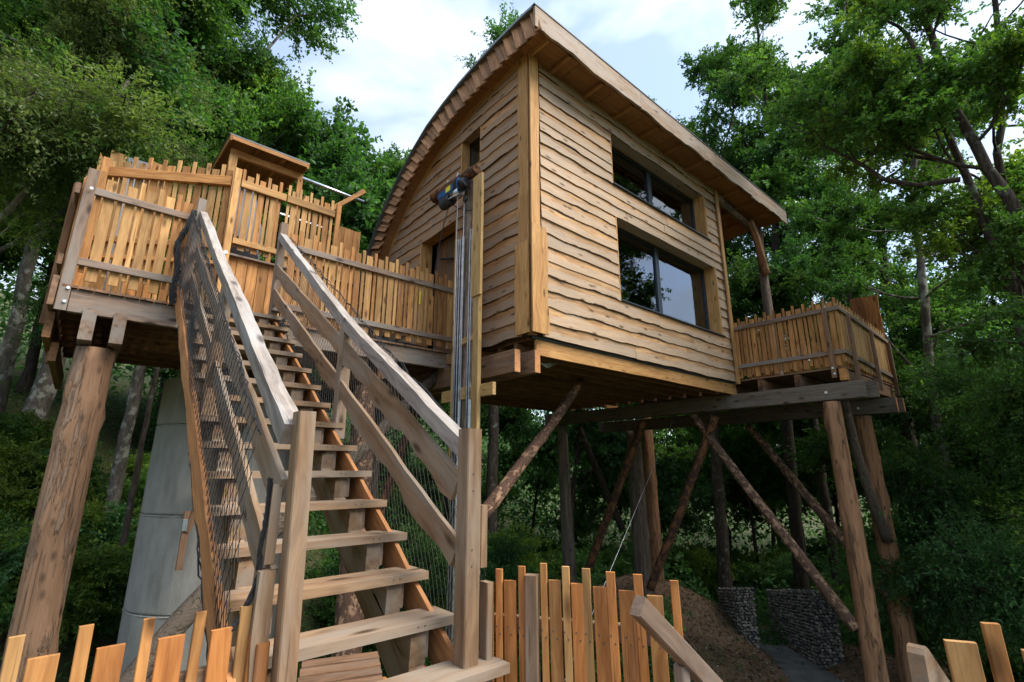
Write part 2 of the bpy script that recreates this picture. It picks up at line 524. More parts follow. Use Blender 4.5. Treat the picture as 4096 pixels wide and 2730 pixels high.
BOXES = {}
def box_mesh(L, W, T, mat, ch=None):
    """timber of length L along +X, W along Y, T along Z, centred on the axis, arrises eased"""
    key = (round(L, 3), round(W, 3), round(T, 3), mat.name, ch)
    if key in BOXES:
        return BOXES[key]
    c = ch if ch is not None else min(0.006, W * 0.12, T * 0.12)
    a, bb = W / 2, T / 2
    prof = [(a - c, -bb), (a, -bb + c), (a, bb - c), (a - c, bb), (-a + c, bb), (-a, bb - c), (-a, -bb + c), (-a + c, -bb)]
    v = [(0, y, z) for y, z in prof] + [(L, y, z) for y, z in prof]
    f = [[i, (i + 1) % 8, 8 + (i + 1) % 8, 8 + i] for i in range(8)]
    f += [list(range(7, -1, -1)), list(range(8, 16))]
    me = mesh('timber', v, f, mat)
    BOXES[key] = me
    return me

def frame_from(x, up):
    x = Vector(x).normalized()
    up = Vector(up)
    y = up - x * up.dot(x)
    y.normalize()
    z = x.cross(y)
    return Matrix((x, y, z)).transposed()

def bar(name, parent, a, b, W, T, mat, up=(0, 0, 1), jit=0.0, ch=None):
    """bar from a to b; W is measured along up, T across"""
    a, b = Vector(a), Vector(b)
    if jit:
        rot = Matrix.Rotation(rng.uniform(-jit, jit), 3, 'X')
    rm = frame_from(b - a, up)
    if jit:
        rm = rm @ rot
    return link(name, box_mesh((b - a).length, W, T, mat, ch), parent, loc=a, rot=rm)

def wiggle(n, amp, seed, octv=3):
    r = random.Random(seed)
    out = np.zeros(n)
    x = np.linspace(0, 1, n)
    for k in range(octv):
        fr_ = (1.3 + k * 2.1) * max(1, n / 14)
        out += amp / (1.6 ** k) * np.sin(fr_ * 6.28 * x * r.uniform(.7, 1.3) + r.uniform(0, 6.28))
    return out

def strip(name, parent, o, xd, yd, L, lo, hi, T, mat, seed=0, wlo=0.0, whi=0.0, barky=0.0, seg=0.22, lo_end=None, bulge=0.0, slant=(0, 0)):
    """waney board: length L along xd, cross range lo..hi along yd, thickness T along the normal; lower/upper edges waver.
    slant shears the two ends (offset of the hi edge at start / end)."""
    n = max(2, int(L / seg) + 1)
    xs = np.linspace(0, L, n)
    wl_ = wiggle(n, wlo, seed) if wlo else np.zeros(n)
    wh_ = wiggle(n, whi, seed + 991) if whi else np.zeros(n)
    r = random.Random(seed + 5)
    v, at_ = [], []
    bz = wiggle(n, bulge, seed + 77) if bulge else np.zeros(n)
    band = min(0.035, (hi - lo) * 0.3)
    bk = np.clip(wiggle(n, 0.5, seed + 31) + barky * 1.4 - 0.3, 0, 1) if barky else np.zeros(n)
    for i, x in enumerate(xs):
        u = x / L
        l0 = lo + wl_[i]
        h0 = hi + wh_[i]
        sx = slant[0] * (1 - u) + slant[1] * u
        for (yy, sh) in ((l0, 0), (l0 + band, sx * band / (hi - lo)), (h0, sx)):
            for zz in (0, T):
                v.append((x + sh, yy, zz + (bz[i] if zz else 0)))
                at_.append(float(bk[i]) if yy == l0 else 0.0)
    f = []
    for i in range(n - 1):
        a = i * 6
        c_ = a + 6
        f += [[a + 1, c_ + 1, c_ + 3, a + 3], [a + 3, c_ + 3, c_ + 5, a + 5],     # front
              [a, a + 2, c_ + 2, c_], [a + 2, a + 4, c_ + 4, c_ + 2],             # back
              [a, c_, c_ + 1, a + 1], [a + 4, a + 5, c_ + 5, c_ + 4]]
    e = (n - 1) * 6
    f += [[0, 1, 3, 5, 4, 2], [e, e + 2, e + 4, e + 5, e + 3, e + 1]]
    me = mesh(name, v, f, mat)
    if barky:
        A = me.attributes.new('bark', 'FLOAT', 'POINT')
        A.data.foreach_set('value', at_)
    xd = Vector(xd).normalized()
    yd = Vector(yd)
    yd = (yd - xd * yd.dot(xd)).normalized()
    rm = Matrix((xd, yd, xd.cross(yd))).transposed()
    return link(name, me, parent, loc=o, rot=rm)

def tube_arrays(pts, rad, sides=8, seed=None, rough=0.0, cap=True):
    pts = [Vector(p) for p in pts]
    V, F = [], []
    r = random.Random(seed or 1)
    prev = None
    for i, p in enumerate(pts):
        t = (pts[min(i + 1, len(pts) - 1)] - pts[max(i - 1, 0)]).normalized()
        if prev is None:
            ref = Vector((0, 0, 1)) if abs(t.z) < 0.9 else Vector((1, 0, 0))
            u = t.cross(ref).normalized()
        else:
            u = (prev - t * prev.dot(t)).normalized()
        prev = u
        w = t.cross(u)
        rr = rad[i] if hasattr(rad, '__len__') else rad
        for k in range(sides):
            a = 2 * math.pi * k / sides
            q = rr * (1 + (r.uniform(-rough, rough) if rough else 0))
            V.append(p + u * math.cos(a) * q + w * math.sin(a) * q)
    for i in range(len(pts) - 1):
        for k in range(sides):
            a = i * sides + k
            b_ = i * sides + (k + 1) % sides
            F.append([a, b_, b_ + sides, a + sides])
    if cap:
        F.append(list(range(sides - 1, -1, -1)))
        F.append([(len(pts) - 1) * sides + k for k in range(sides)])
    return V, F

def tube(name, parent, pts, rad, mat, sides=8, smooth=True, seed=None, rough=0.0, org=None):
    V, F = tube_arrays(pts, rad, sides, seed, rough)
    o = Vector(org) if org is not None else Vector(pts[0])
    me = mesh(name, [p - o for p in V], F, mat, False)
    if smooth:
        me.polygons.foreach_set('use_smooth', [len(p.vertices) == 4 for p in me.polygons])
    return link(name, me, parent, loc=o)

def log(name, parent, a, b, r0, r1, mat, seed=1, bend=0.02, knots=6, sides=16, seg=0.16, curve=None):
    """round timber with swells, knots and a little bend, axis local X; mesh name/object share one frame"""
    a, b = Vector(a), Vector(b)
    L = (b - a).length
    n = max(6, int(L / seg))
    r = random.Random(seed)
    kn = [(r.uniform(0.05, 0.95) * L, r.uniform(0, 6.28), r.uniform(0.10, 0.24)) for _ in range(knots)]
    p1, p2 = r.uniform(0, 6), r.uniform(0, 6)
    V, F = [], []
    for i in range(n + 1):
        u = i / n
        x = u * L
        rr = r0 + (r1 - r0) * u
        cy = bend * math.sin(3.1 * u + p1) + 0.3 * bend * math.sin(11 * u + p2)
        cz = bend * math.cos(3.7 * u + p2)
        if curve:
            cy += curve * math.sin(math.pi * u)
        for k in range(sides):
            an = 2 * math.pi * k / sides
            q = rr * (1 + 0.035 * math.sin(2 * an + 3 * u + p1) + r.uniform(-.018, .018))
            for kx, ka, kh in kn:
                dx = (x - kx) / (rr * 0.55)
                da = ((an - ka + math.pi) % (2 * math.pi) - math.pi) / 0.45
                q += rr * kh * math.exp(-dx * dx - da * da)
            V.append((x, cy + q * math.cos(an), cz + q * math.sin(an)))
    for i in range(n):
        for k in range(sides):
            a_ = i * sides + k
            b_ = i * sides + (k + 1) % sides
            F.append([a_, b_, b_ + sides, a_ + sides])
    F += [list(range(sides - 1, -1, -1)), [n * sides + k for k in range(sides)]]
    me = mesh(name, V, F, mat)
    me.polygons.foreach_set('use_smooth', [len(p.vertices) == 4 for p in me.polygons])
    up = (0, 0, 1) if abs((b - a).normalized().z) < 0.95 else (0, 1, 0)
    return link(name, me, parent, loc=a, rot=frame_from(b - a, up))

def cap_disc(name, parent, p, nrm, r, t, mat, sides=10):
    nrm = Vector(nrm).normalized()
    return tube(name, parent, [Vector(p), Vector(p) + nrm * t], r, mat, sides, smooth=False)

def poly_prism(name, parent, pts2, o, xd, yd, T, mat):
    """prism from a 2D outline (counter-clockwise) in the plane xd,yd, thickness T along xd x yd"""
    n_ = len(pts2)
    v = [(x, y, 0) for x, y in pts2] + [(x, y, T) for x, y in pts2]
    f = [[i, (i + 1) % n_, n_ + (i + 1) % n_, n_ + i] for i in range(n_)]
    f += [list(range(n_ - 1, -1, -1)), list(range(n_, 2 * n_))]
    xd, yd = Vector(xd), Vector(yd)
    rm = Matrix((xd, yd, xd.cross(yd))).transposed()
    return link(name, mesh(name, v, f, mat), parent, loc=o, rot=rm)

# ================================================================== TERRAIN
def sstep(a, b, x):
    t = min(1.0, max(0.0, (x - a) / (b - a)))
    return t * t * (3 - 2 * t)

def ground_z(x, y):
    z = -5.0
    s = y - 0.75 * x                                   # the hillside rises to the left of the treehouse
    z += 0.42 * max(0.0, s - 7.0) * sstep(7, 13, s) - 0.22 * max(0.0, s - 24)
    d = math.hypot(x - 15.0, y - 10.6)                 # bank of bare earth retained by the gabions
    z += 1.5 * math.exp(-(d / 3.0) ** 2)
    r = math.hypot(x, y)
    z -= 0.9 * sstep(17, 24, r) * (1 - sstep(10, 16, s))
    z += 0.05 * max(0.0, r - 45)
    z += 0.12 * math.sin(x * 0.9 + 1.3) * math.sin(y * 0.7) + 0.05 * math.sin(x * 2.3) * math.cos(y * 2.9)
    # cutting of the path between the two gabion walls
    px, py = x - 15.5, y - 6.2
    along = px * 0.77 + py * 0.64
    across = -px * 0.64 + py * 0.77
    k = math.exp(-(across / 1.0) ** 4) * sstep(-6, -4, along) * (1 - sstep(4.5, 6, along))
    z = z * (1 - k) + (-5.16 - 0.10 * max(0, along)) * k
    return z

# graded grid: fine near the treehouse, coarse to the horizon
gx = np.concatenate([np.linspace(-260, -24, 14), np.arange(-20, 44.1, 0.5), np.linspace(48, 290, 14)])
gy = np.concatenate([np.linspace(-260, -24, 14), np.arange(-20, 44.1, 0.5), np.linspace(48, 290, 14)])
V = [(x, y, ground_z(x, y)) for y in gy for x in gx]
nx = len(gx)
F = [[j * nx + i, j * nx + i + 1, (j + 1) * nx + i + 1, (j + 1) * nx + i] for j in range(len(gy) - 1) for i in range(nx - 1)]
m, n, l, b = new_mat('forest_floor')
t = N(n, 'ShaderNodeTexCoord')
z1 = N(n, 'ShaderNodeTexNoise', Scale=0.35, Detail=5.0)
z2 = N(n, 'ShaderNodeTexNoise', Scale=9.0, Detail=8.0, Roughness=0.7)
v1 = N(n, 'ShaderNodeTexVoronoi', Scale=16.0)
for z_ in (z1, z2, v1):
    l.new(t.outputs['Object'], z_.inputs['Vector'])
f1 = ramp(n, l, z2.outputs['Fac'], 0.32, 0.68)
c = mixc(n, l, f1, (0.13, 0.08, 0.05), (0.36, 0.23, 0.14))
sp_ = N(n, 'ShaderNodeVectorMath', operation='DISTANCE')
sp_.inputs[1].default_value = (15.5, 8.5, -4.5)
l.new(t.outputs['Object'], sp_.inputs[0])
far_ = N(n, 'ShaderNodeMapRange')            # moss and herbs cover the ground away from the worked bank
far_.inputs['From Min'].default_value = 5.0
far_.inputs['From Max'].default_value = 9.0
far_.inputs['To Max'].default_value = 0.45
l.new(sp_.outputs['Value'], far_.inputs['Value'])
ad_ = N(n, 'ShaderNodeMath', operation='ADD')
l.new(z1.outputs['Fac'], ad_.inputs[0])
l.new(far_.outputs[0], ad_.inputs[1])
f2 = ramp(n, l, ad_.outputs[0], 0.55, 0.75)
f3 = N(n, 'ShaderNodeMath', operation='MULTIPLY')
f3.inputs[1].default_value = 0.85
l.new(f2, f3.inputs[0])
c = mixc(n, l, f3.outputs[0], c, (0.035, 0.055, 0.020))
f4 = ramp(n, l, v1.outputs['Color'], 0.86, 0.90)
f5 = ramp(n, l, v1.outputs['Distance'], 0.18, 0.30, (1, 1, 1), (0, 0, 0))
f6 = N(n, 'ShaderNodeMath', operation='MULTIPLY')
l.new(f4, f6.inputs[0])
l.new(f5, f6.inputs[1])
c = mixc(n, l, f6.outputs[0], c, (0.34, 0.28, 0.21))
l.new(c, b.inputs['Base Color'])
b.inputs['Roughness'].default_value = 0.95
b.inputs['Specular IOR Level'].default_value = 0.1
bp = N(n, 'ShaderNodeBump', Strength=0.9, Distance=0.05)
l.new(z2.outputs['Fac'], bp.inputs['Height'])
l.new(bp.outputs[0], b.inputs['Normal'])
g = link('ground', mesh('ground', V, F, m, True))
tag(g, 'brown forest floor of earth and leaf litter sloping under the treehouse', kind='structure')

# path between the gabions
pts = []
for i in range(26):
    a_ = -5.0 + i * 0.42
    cx_, cy_ = 15.5 + 0.77 * a_ + 0.42 * 0.05, 6.2 + 0.64 * a_
    hw = 0.62 + 0.30 * sstep(1.0, -3.0, a_)
    pts.append([(cx_ - s_ * 0.64 * hw, cy_ + s_ * 0.77 * hw) for s_ in (1, 0.3, -0.4, -1)])
V, F = [], []
for row in pts:
    for (x, y) in row:
        along = (x - 15.5) * .77 + (y - 6.2) * .64
        V.append((x, y, -5.12 - 0.10 * max(0, along)))
for i in range(len(pts) - 1):
    for k in range(3):
        F.append([i * 4 + k + 1, i * 4 + k, (i + 1) * 4 + k, (i + 1) * 4 + k + 1])
pm_ = plain('grey_compacted_path', (0.17, 0.165, 0.15), 0.85, 0, 0.35, 3.0, 0.3)
tag(link('path', mesh('path', V, F, pm_)), 'smooth grey path running between the two gabion walls', kind='structure')

# ================================================================== TREEHOUSE
XH, YH = 4.85, 5.18
house = thing('treehouse', 'wooden treehouse clad in waney boards with a curved shingle-edged roof', 'treehouse', (XH, YH, 2.0))
OUT = [(4.61, 7.34), (5.05, 7.37), (5.6, 7.37), (6.2, 7.33), (6.75, 7.27), (7.3, 7.16), (7.9, 7.00), (8.5, 6.72), (9.07, 6.37), (9.6, 5.95), (10.06, 5.5),
       (10.42, 5.0), (10.74, 4.4), (10.99, 3.7), (11.15, 2.9), (11.24, 2.1)]
OA = np.array(OUT)
dd = np.gradient(OA, axis=0)
nn = np.stack([dd[:, 1], -dd[:, 0]], 1)
nn /= np.linalg.norm(nn, axis=1)[:, None]             # points down / inwards
def arc_off(o_):
    return OA + nn * o_
def arc_z(y, off):
    A = arc_off(off)
    return float(np.interp(y, A[:, 0], A[:, 1]))
def arc_y(z, off):
    A = arc_off(off)
    i = int(np.argmax(A[:, 1]))
    return float(np.interp(-z, -A[i:, 1], A[i:, 0]))

# roof shell, extruded along x
def shell(name, x0, x1, o0, o1, mat, i0=0, i1=None, parent=house):
    A, B = arc_off(o0)[i0:i1], arc_off(o1)[i0:i1]
    k = len(A)
    v = [(x0, *p) for p in A] + [(x0, *p) for p in B] + [(x1, *p) for p in A] + [(x1, *p) for p in B]
    f = []
    for i in range(k - 1):
        f += [[i, i + 1, 2 * k + i + 1, 2 * k + i], [k + i, 3 * k + i, 3 * k + i + 1, k + i + 1],
              [i, k + i, k + i + 1, i + 1], [2 * k + i, 2 * k + i + 1, 3 * k + i + 1, 3 * k + i]]
    f += [[0, 2 * k, 3 * k, k], [k - 1, 2 * k - 1, 4 * k - 1, 3 * k - 1]]
    o = Vector((x0, YH, 2.0))
    return link(name, mesh(name, [Vector(p) - o for p in v], f, mat), parent, loc=o)
shell('roof', 4.56, 14.58, 0.0, 0.20, M['roofing'])
shell('roof_deck', 4.60, 14.52, 0.203, 0.30, M['soffit'])
# metal drip edge over the shingles and along the gable
shell('roof_edge_trim', 4.42, 4.557, -0.03, 0.02, M['zinc'])
# soffit panels under the overhang, with visible joints
for i, x in enumerate(np.arange(4.62, 14.4, 1.02)):
    x1 = min(x + 1.012, 14.5)
    o_ = (x, 4.655, 7.005)
    bar('soffit_panel', house, (x + 0.004, 4.92, 7.022), (x1, 4.92, 7.022), 0.50, 0.018, M['soffit'], up=(0, 1, 0))
    if x > 11.4:
        for k, (ya, yb) in enumerate(((5.18, 5.6), (5.61, 6.2), (6.21, 6.8), (6.81, 7.4), (7.41, 8.0), (8.01, 8.6))):
            za, zb = arc_z(ya, 0.315), arc_z(yb, 0.315)
            bar('soffit_panel', house, (x + 0.004, (ya + yb) / 2, (za + zb) / 2), (x1, (ya + yb) / 2, (za + zb) / 2), math.hypot(yb - ya, zb - za) - .004, 0.016, M['soffit'], up=(0, yb - ya, zb - za))
# rafter ribs below the soffit
for x in np.arange(5.35, 14.5, 0.92):
    bar('rafter', house, (x, 4.66, 6.965), (x, 5.15 if x < 11.4 else 5.6, 6.965), 0.09, 0.07, M['soffit'])
    if x > 11.45:
        ys = [5.6, 6.3, 7.0, 7.7, 8.4]
        for a_, b_ in zip(ys[:-1], ys[1:]):
            bar('rafter', house, (x, a_, arc_z(a_, .36)), (x, b_, arc_z(b_, .36)), 0.08, 0.07, M['soffit'])
# rough fascia in four lengths, its lower edge natural
for i, (a_, b_) in enumerate(((4.44, 7.35), (7.355, 9.9), (9.905, 12.3), (12.305, 14.62))):
    strip('fascia_board', house, (a_, 4.61, 6.93), (1, 0, 0), (0, 0, 1), b_ - a_, 0.0, 0.40, 0.045, M['fascia'], seed=40 + i, wlo=0.022, whi=0.004, seg=0.18)
bar('ridge_trim', house, (4.42, 4.585, 7.355), (14.63, 4.585, 7.355), 0.03, 0.06, M['roofing'])

# hanging shingles along the gable edge
S = np.concatenate([[0], np.cumsum(np.linalg.norm(np.diff(OA, axis=0), axis=1))])
k = 0
s_ = 0.02
while s_ < S[-1] - 0.1:
    p = np.array([np.interp(s_ + .05, S, OA[:, 0]), np.interp(s_ + .05, S, OA[:, 1])])
    nr = np.array([np.interp(s_, S, nn[:, 0]), np.interp(s_, S, nn[:, 1])])
    nr /= np.linalg.norm(nr)
    a_ = R(-16 + rng.uniform(-2, 2))
    nr2 = np.array([nr[0] * math.cos(a_) - nr[1] * math.sin(a_), nr[0] * math.sin(a_) + nr[1] * math.cos(a_)])
    L_ = 0.47 + rng.uniform(-.012, .012) - (0.06 if s_ > 4 else 0)
    pa = Vector((4.50 + 0.030 * (k % 2) + rng.uniform(-.003, .003), *(p + nr2 * 0.01)))
    pb = pa + Vector((0.01, *(nr2 * L_)))
    tg_ = Vector((0, -nr2[1], nr2[0]))
    bar('shingle', house, pa, pb, 0.022, 0.122, M['shingle'], up=(1.0, *(0.42 * np.array([tg_.y, tg_.z]))), ch=.002)
    s_ += 0.118
    k += 1
# curved gable trim against the wall, in lengths
GA = arc_off(0.30)
GB = arc_off(0.43)
for i in range(len(OUT) - 1):
    o = Vector((4.80, GA[i][0], GA[i][1]))
    q = [(0, GA[i]), (0, GA[i + 1]), (0, GB[i + 1]), (0, GB[i])]
    v = [Vector((4.80, *a_)) - o for _, a_ in q] + [Vector((4.835, *a_)) - o for _, a_ in q]
    xd = Vector((0, GA[i + 1][0] - GA[i][0], GA[i + 1][1] - GA[i][1])).normalized()
    rm = frame_from(xd, (1, 0, 0))
    v = [rm.transposed() @ p for p in v]
    link('gable_trim', mesh('gable_trim', v, [[3, 2, 1, 0], [4, 5, 6, 7], [0, 1, 5, 4], [1, 2, 6, 5], [2, 3, 7, 6], [3, 0, 4, 7]], M['corner']), house, loc=o, rot=rm)

# inner wall shell (dark board behind the cladding)
def panel(name, x0, x1, y0, y1, z0, z1, mat=M['inside'], parent=house):
    o = Vector((x0, y0, z0))
    v = [(a_, b_, c_) for a_ in (0, x1 - x0) for b_ in (0, y1 - y0) for c_ in (0, z1 - z0)]
    f = [[0, 1, 3, 2], [4, 6, 7, 5], [0, 4, 5, 1], [2, 3, 7, 6], [0, 2, 6, 4], [1, 5, 7, 3]]
    return link(name, mesh(name, v, f, mat), parent, loc=o)
ZT = 7.02
W1 = (7.05, 10.72, 5.41, 6.58)
W2 = (7.08, 10.90, 3.00, 4.72)
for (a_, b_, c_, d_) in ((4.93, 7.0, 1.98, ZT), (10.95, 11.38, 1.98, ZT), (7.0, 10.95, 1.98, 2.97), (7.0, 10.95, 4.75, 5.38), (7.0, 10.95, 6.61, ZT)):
    panel('wall', a_, b_, 5.20, 5.47, c_, d_)
def wallstrip(x, y0, y1, z0, z1=None, th=0.1):
    ys = np.linspace(y0, y1, max(2, int((y1 - y0) / .25) + 1))
    top = [(y, min(arc_z(y, 0.31), 99) if z1 is None else z1) for y in ys]
    pts = [(y0, z0), (y1, z0)] + [(y, z) for y, z in reversed(top)]
    o = Vector((x, y0, z0))
    p2_ = [(p[0] - y0, p[1] - z0) for p in pts]
    return poly_prism('wall', house, p2_, o, (0, 1, 0), (0, 0, 1), th, M['inside'])
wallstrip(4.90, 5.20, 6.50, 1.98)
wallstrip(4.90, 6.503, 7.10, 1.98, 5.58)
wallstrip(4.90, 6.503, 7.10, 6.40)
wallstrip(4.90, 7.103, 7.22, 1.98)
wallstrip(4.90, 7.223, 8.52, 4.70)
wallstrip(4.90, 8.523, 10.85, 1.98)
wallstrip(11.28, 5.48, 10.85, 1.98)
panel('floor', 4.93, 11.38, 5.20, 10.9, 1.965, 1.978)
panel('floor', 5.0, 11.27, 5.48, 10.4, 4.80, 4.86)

# cladding -------------------------------------------------------------
def rows(z0, z1, n_, r):
    w = np.array([r.uniform(0.85, 1.2) for _ in range(n_)])
    w = np.cumsum(w / w.sum()) * (z1 - z0)
    e = [z0] + [z0 + q for q in w]
    return list(zip(e[:-1], e[1:]))
rr_ = random.Random(11)
side_rows = rows(1.97, 3.0, 4, rr_) + rows(3.0, 4.72, 7, rr_) + rows(4.72, 5.41, 3, rr_) + rows(5.41, 6.58, 5, rr_) + rows(6.58, 7.04, 2, rr_)
sd_ = 100
for (z0, z1) in side_rows:
    zc = (z0 + z1) / 2
    spans = [(5.06, 11.33)]
    if 3.0 < zc < 4.72: spans = [(5.06, 7.06), (10.93, 11.33)]
    if 5.41 < zc < 6.58: spans = [(5.06, 7.03), (10.75, 11.33)]
    out = []
    for (a_, b_) in spans:
        if b_ - a_ > 5:
            j_ = rr_.uniform(7.4, 9.6)
            out += [(a_, j_), (j_ + 0.004, b_)]
        else:
            out.append((a_, b_))
    for (a_, b_) in out:
        sd_ += 1
        natural = rr_.random()
        big = 0.6 < natural
        top = zc > 6.4
        strip('cladding_board', house, (a_, 5.145 - rr_.uniform(0, .006), z0), (1, 0, 0), (0, 0.095, 1), b_ - a_, -0.03, z1 - z0 + 0.005, rr_.uniform(.016, .026), M['clad_side'],
              seed=sd_, wlo=0.012 if (big or top) else rr_.choice([0.003, 0.006, 0.009]), barky=0.65 if (top or natural > 0.78) else (0.35 if big else 0.0), seg=0.17)
fr_rows = rows(1.97, 4.68, 11, rr_) + rows(4.68, 5.60, 4, rr_) + rows(5.60, 6.38, 3, rr_) + rows(6.38, 7.00, 3, rr_)
for (z0, z1) in fr_rows:
    zc = (z0 + z1) / 2
    ye = arc_y(z0, 0.42)
    yt = arc_y(min(z1, 6.94), 0.42)
    spans = [(5.34, ye)]
    if zc < 4.68: spans = [(5.34, 7.20), (8.54, ye)]
    if 5.60 < zc < 6.38: spans = [(5.34, 6.48), (7.12, ye)]
    for (a_, b_) in spans:
        if b_ - a_ < 0.08: continue
        sd_ += 1
        natural = rr_.random()
        sl = (max(0, (ye - yt)) if b_ == ye else 0.0, 0.0)
        sl = (min(sl[0], (b_ - a_) * 0.9), 0)
        strip('cladding_board', house, (4.815 - rr_.uniform(0, .006), b_, z0), (0, -1, 0), (0.095, 0, 1), b_ - a_, -0.03, z1 - z0 + 0.005, rr_.uniform(.016, .026), M['clad_front'],
              seed=sd_, wlo=0.015 if natural > .5 else rr_.choice([0.004, 0.008]), barky=0.5 if (natural > 0.65 or zc > 6.2) else 0.0, seg=0.17, slant=sl)

# corner boards: narrow pair above, wider pair below
strip('corner_board', house, (4.772, 5.372, 3.40), (0, 0, 1), (0, -1, 0), 3.62, 0.0, 0.232, 0.03, M['corner'], seed=5, wlo=0.012, seg=.3)
strip('corner_board', house, (4.79, 5.105, 3.40), (0, 0, 1), (1, 0, 0), 3.60, 0.0, 0.19, -0.03, M['corner'], seed=6, whi=0.009, seg=.3)
strip('corner_board', house, (4.757, 5.44, 1.96), (0, 0, 1), (0, -1, 0), 1.50, 0.0, 0.30, 0.03, M['corner'], seed=7, wlo=0.014, seg=.3)
strip('corner_board', house, (4.775, 5.085, 1.96), (0, 0, 1), (1, 0, 0), 1.78, 0.0, 0.335, -0.03, M['corner'], seed=8, whi=0.016, seg=.25)
strip('corner_board', house, (11.30, 5.10, 1.90), (0, 0, 1), (1, 0, 0), 5.05, 0.0, 0.13, -0.03, M['larch_light'], seed=9, wlo=0.008, seg=.3)
strip('corner_board', house, (11.435, 5.10, 1.90), (0, 0, 1), (0, 1, 0), 5.05, 0.0, 0.12, -0.03, M['larch_light'], seed=10, seg=.4)
panel('corner_post', 4.80, 4.93, 5.13, 5.20, 1.93, 7.0, M['joist'])

# windows in the side wall ---------------------------------------------
def side_window(x0, x1, z0, z1, mull):
    y = 5.40
    fw = 0.065
    o = Vector((x0, y, z0))
    xo = x1 - x0
    zo = z1 - z0
    v, f = [], []
    def bx(ax, bx_, az, bz, ya, yb):
        i = len(v)
        v.extend([(q, w_, e_) for q in (ax, bx_) for w_ in (ya, yb) for e_ in (az, bz)])
        f.extend([[i + q for q in g_] for g_ in ([0, 1, 3, 2], [4, 6, 7, 5], [0, 4, 5, 1], [2, 3, 7, 6], [0, 2, 6, 4], [1, 5, 7, 3])])
    bx(0, fw, 0, zo, 0, .07); bx(xo - fw, xo, 0, zo, 0, .07)
    bx(fw, xo - fw, 0, fw, 0.001, .069); bx(fw, xo - fw, zo - fw, zo, 0.001, .069)
    wn_ = link('window', mesh('window_frame', v, f, M['anthracite']), house, loc=o)
    bar('mullion', wn_, (mull, y + .025, z0 + fw), (mull, y + .025, z1 - fw), 0.075, 0.075, M['anthracite'], up=(1, 0, 0))
    bar('mullion', wn_, (mull + .085, y + .035, z0 + fw), (mull + .085, y + .035, z1 - fw), 0.085, 0.05, M['anthracite'], up=(1, 0, 0))
    for (a_, b_) in ((x0 + fw, mull - .038), (mull + .128, x1 - fw)):
        pv = [(0, 0, 0), (b_ - a_, 0, 0), (b_ - a_, 0, zo - 2 * fw), (0, 0, zo - 2 * fw), (0, .022, 0), (b_ - a_, .022, 0), (b_ - a_, .022, zo - 2 * fw), (0, .022, zo - 2 * fw)]
        link('pane', mesh('pane', pv, [[0, 1, 2, 3], [7, 6, 5, 4], [0, 4, 5, 1], [1, 5, 6, 2], [2, 6, 7, 3], [3, 7, 4, 0]], M['glass']), wn_, loc=(a_, y + .03, z0 + fw))
    # sill and timber reveals
    link('sill', box_mesh(xo + 0.14, 0.30, 0.03, M['anthracite']), wn_, loc=(x0 - 0.01, 5.25, z0 - 0.012), rot=Matrix.Identity(3))
    bar('reveal_board', wn_, (x1 - 0.0, 5.262, z0 + .005), (x1, 5.262, z1), 0.27, 0.028, M['corner'], up=(0, 1, 0))
    bar('reveal_board', wn_, (x0 - 0.005, 5.262, z0 + .005), (x0 - .005, 5.262, z1), 0.27, 0.026, M['corner'], up=(0, 1, 0))
    bar('reveal_board', wn_, (x0 - .02, 5.262, z1 + .012), (x1 + .05, 5.262, z1 + .012), 0.27, 0.024, M['clad_side'], up=(0, 1, 0))
    # outer jamb board on the right, standing proud of the cladding
    bar('jamb_board', wn_, (x1 + .02, 5.128, z0 + .0), (x1 + .02, 5.128, z1 + .02), 0.05, 0.028, M['corner'], up=(1, 0, 0))
    # curtains just inside
    for (ca, cb, cy_) in ((x1 - 0.62, x1 - 0.12, 5.62), (mull - 0.62, mull - 0.2, 5.62), (x0 + .12, x0 + .3, 5.62)):
        nn_ = 22
        cv, cf = [], []
        for i in range(nn_ + 1):
            u = i / nn_
            for z in (z0 - .05, (z0 + z1) / 2, z1 - .03):
                cv.append((ca + (cb - ca) * u + 0.05 * math.sin(u * 9) * (z1 - z) , cy_ + 0.035 * math.sin(u * 34), z))
        for i in range(nn_):
            for k_ in range(2):
                cf.append([i * 3 + k_, (i + 1) * 3 + k_, (i + 1) * 3 + k_ + 1, i * 3 + k_ + 1])
        o2 = Vector((ca, cy_, z0))
        link('curtain', mesh('curtain', [Vector(p) - o2 for p in cv], cf, M['curtain'], True), wn_, loc=o2)
    return wn_
side_window(*W1, 8.74)
side_window(*W2, 8.80)
# small window and entrance in the front wall
pn = link('window', mesh('small_window_frame', [(0, 0, 0), (0, .62, 0), (0, .62, .82), (0, 0, .82), (.05, 0, 0), (.05, .62, 0), (.05, .62, .82), (.05, 0, .82)],
          [[3, 2, 1, 0], [4, 5, 6, 7], [0, 1, 5, 4], [1, 2, 6, 5], [2, 3, 7, 6], [3, 0, 4, 7]], M['anthracite']), house, loc=(5.02, 6.49, 5.59))
link('pane', mesh('small_pane', [(0, 0, 0), (0, .46, 0), (0, .46, .68), (0, 0, .68)], [[3, 2, 1, 0]], M['glass']), pn, loc=(5.015, 6.57, 5.66))
bar('reveal_board', pn, (4.90, 7.11, 5.58), (4.90, 7.11, 6.40), 0.20, 0.026, M['corner'], up=(1, 0, 0))
bar('reveal_board', pn, (4.90, 6.485, 5.58), (4.90, 6.485, 6.40), 0.20, 0.026, M['corner'], up=(1, 0, 0))
bar('reveal_board', pn, (4.90, 6.49, 6.40), (4.90, 7.11, 6.40), 0.20, 0.024, M['clad_front'], up=(1, 0, 0))
bar('reveal_board', pn, (4.90, 6.49, 5.585), (4.90, 7.11, 5.585), 0.20, 0.02, M['corner'], up=(1, 0, 0))
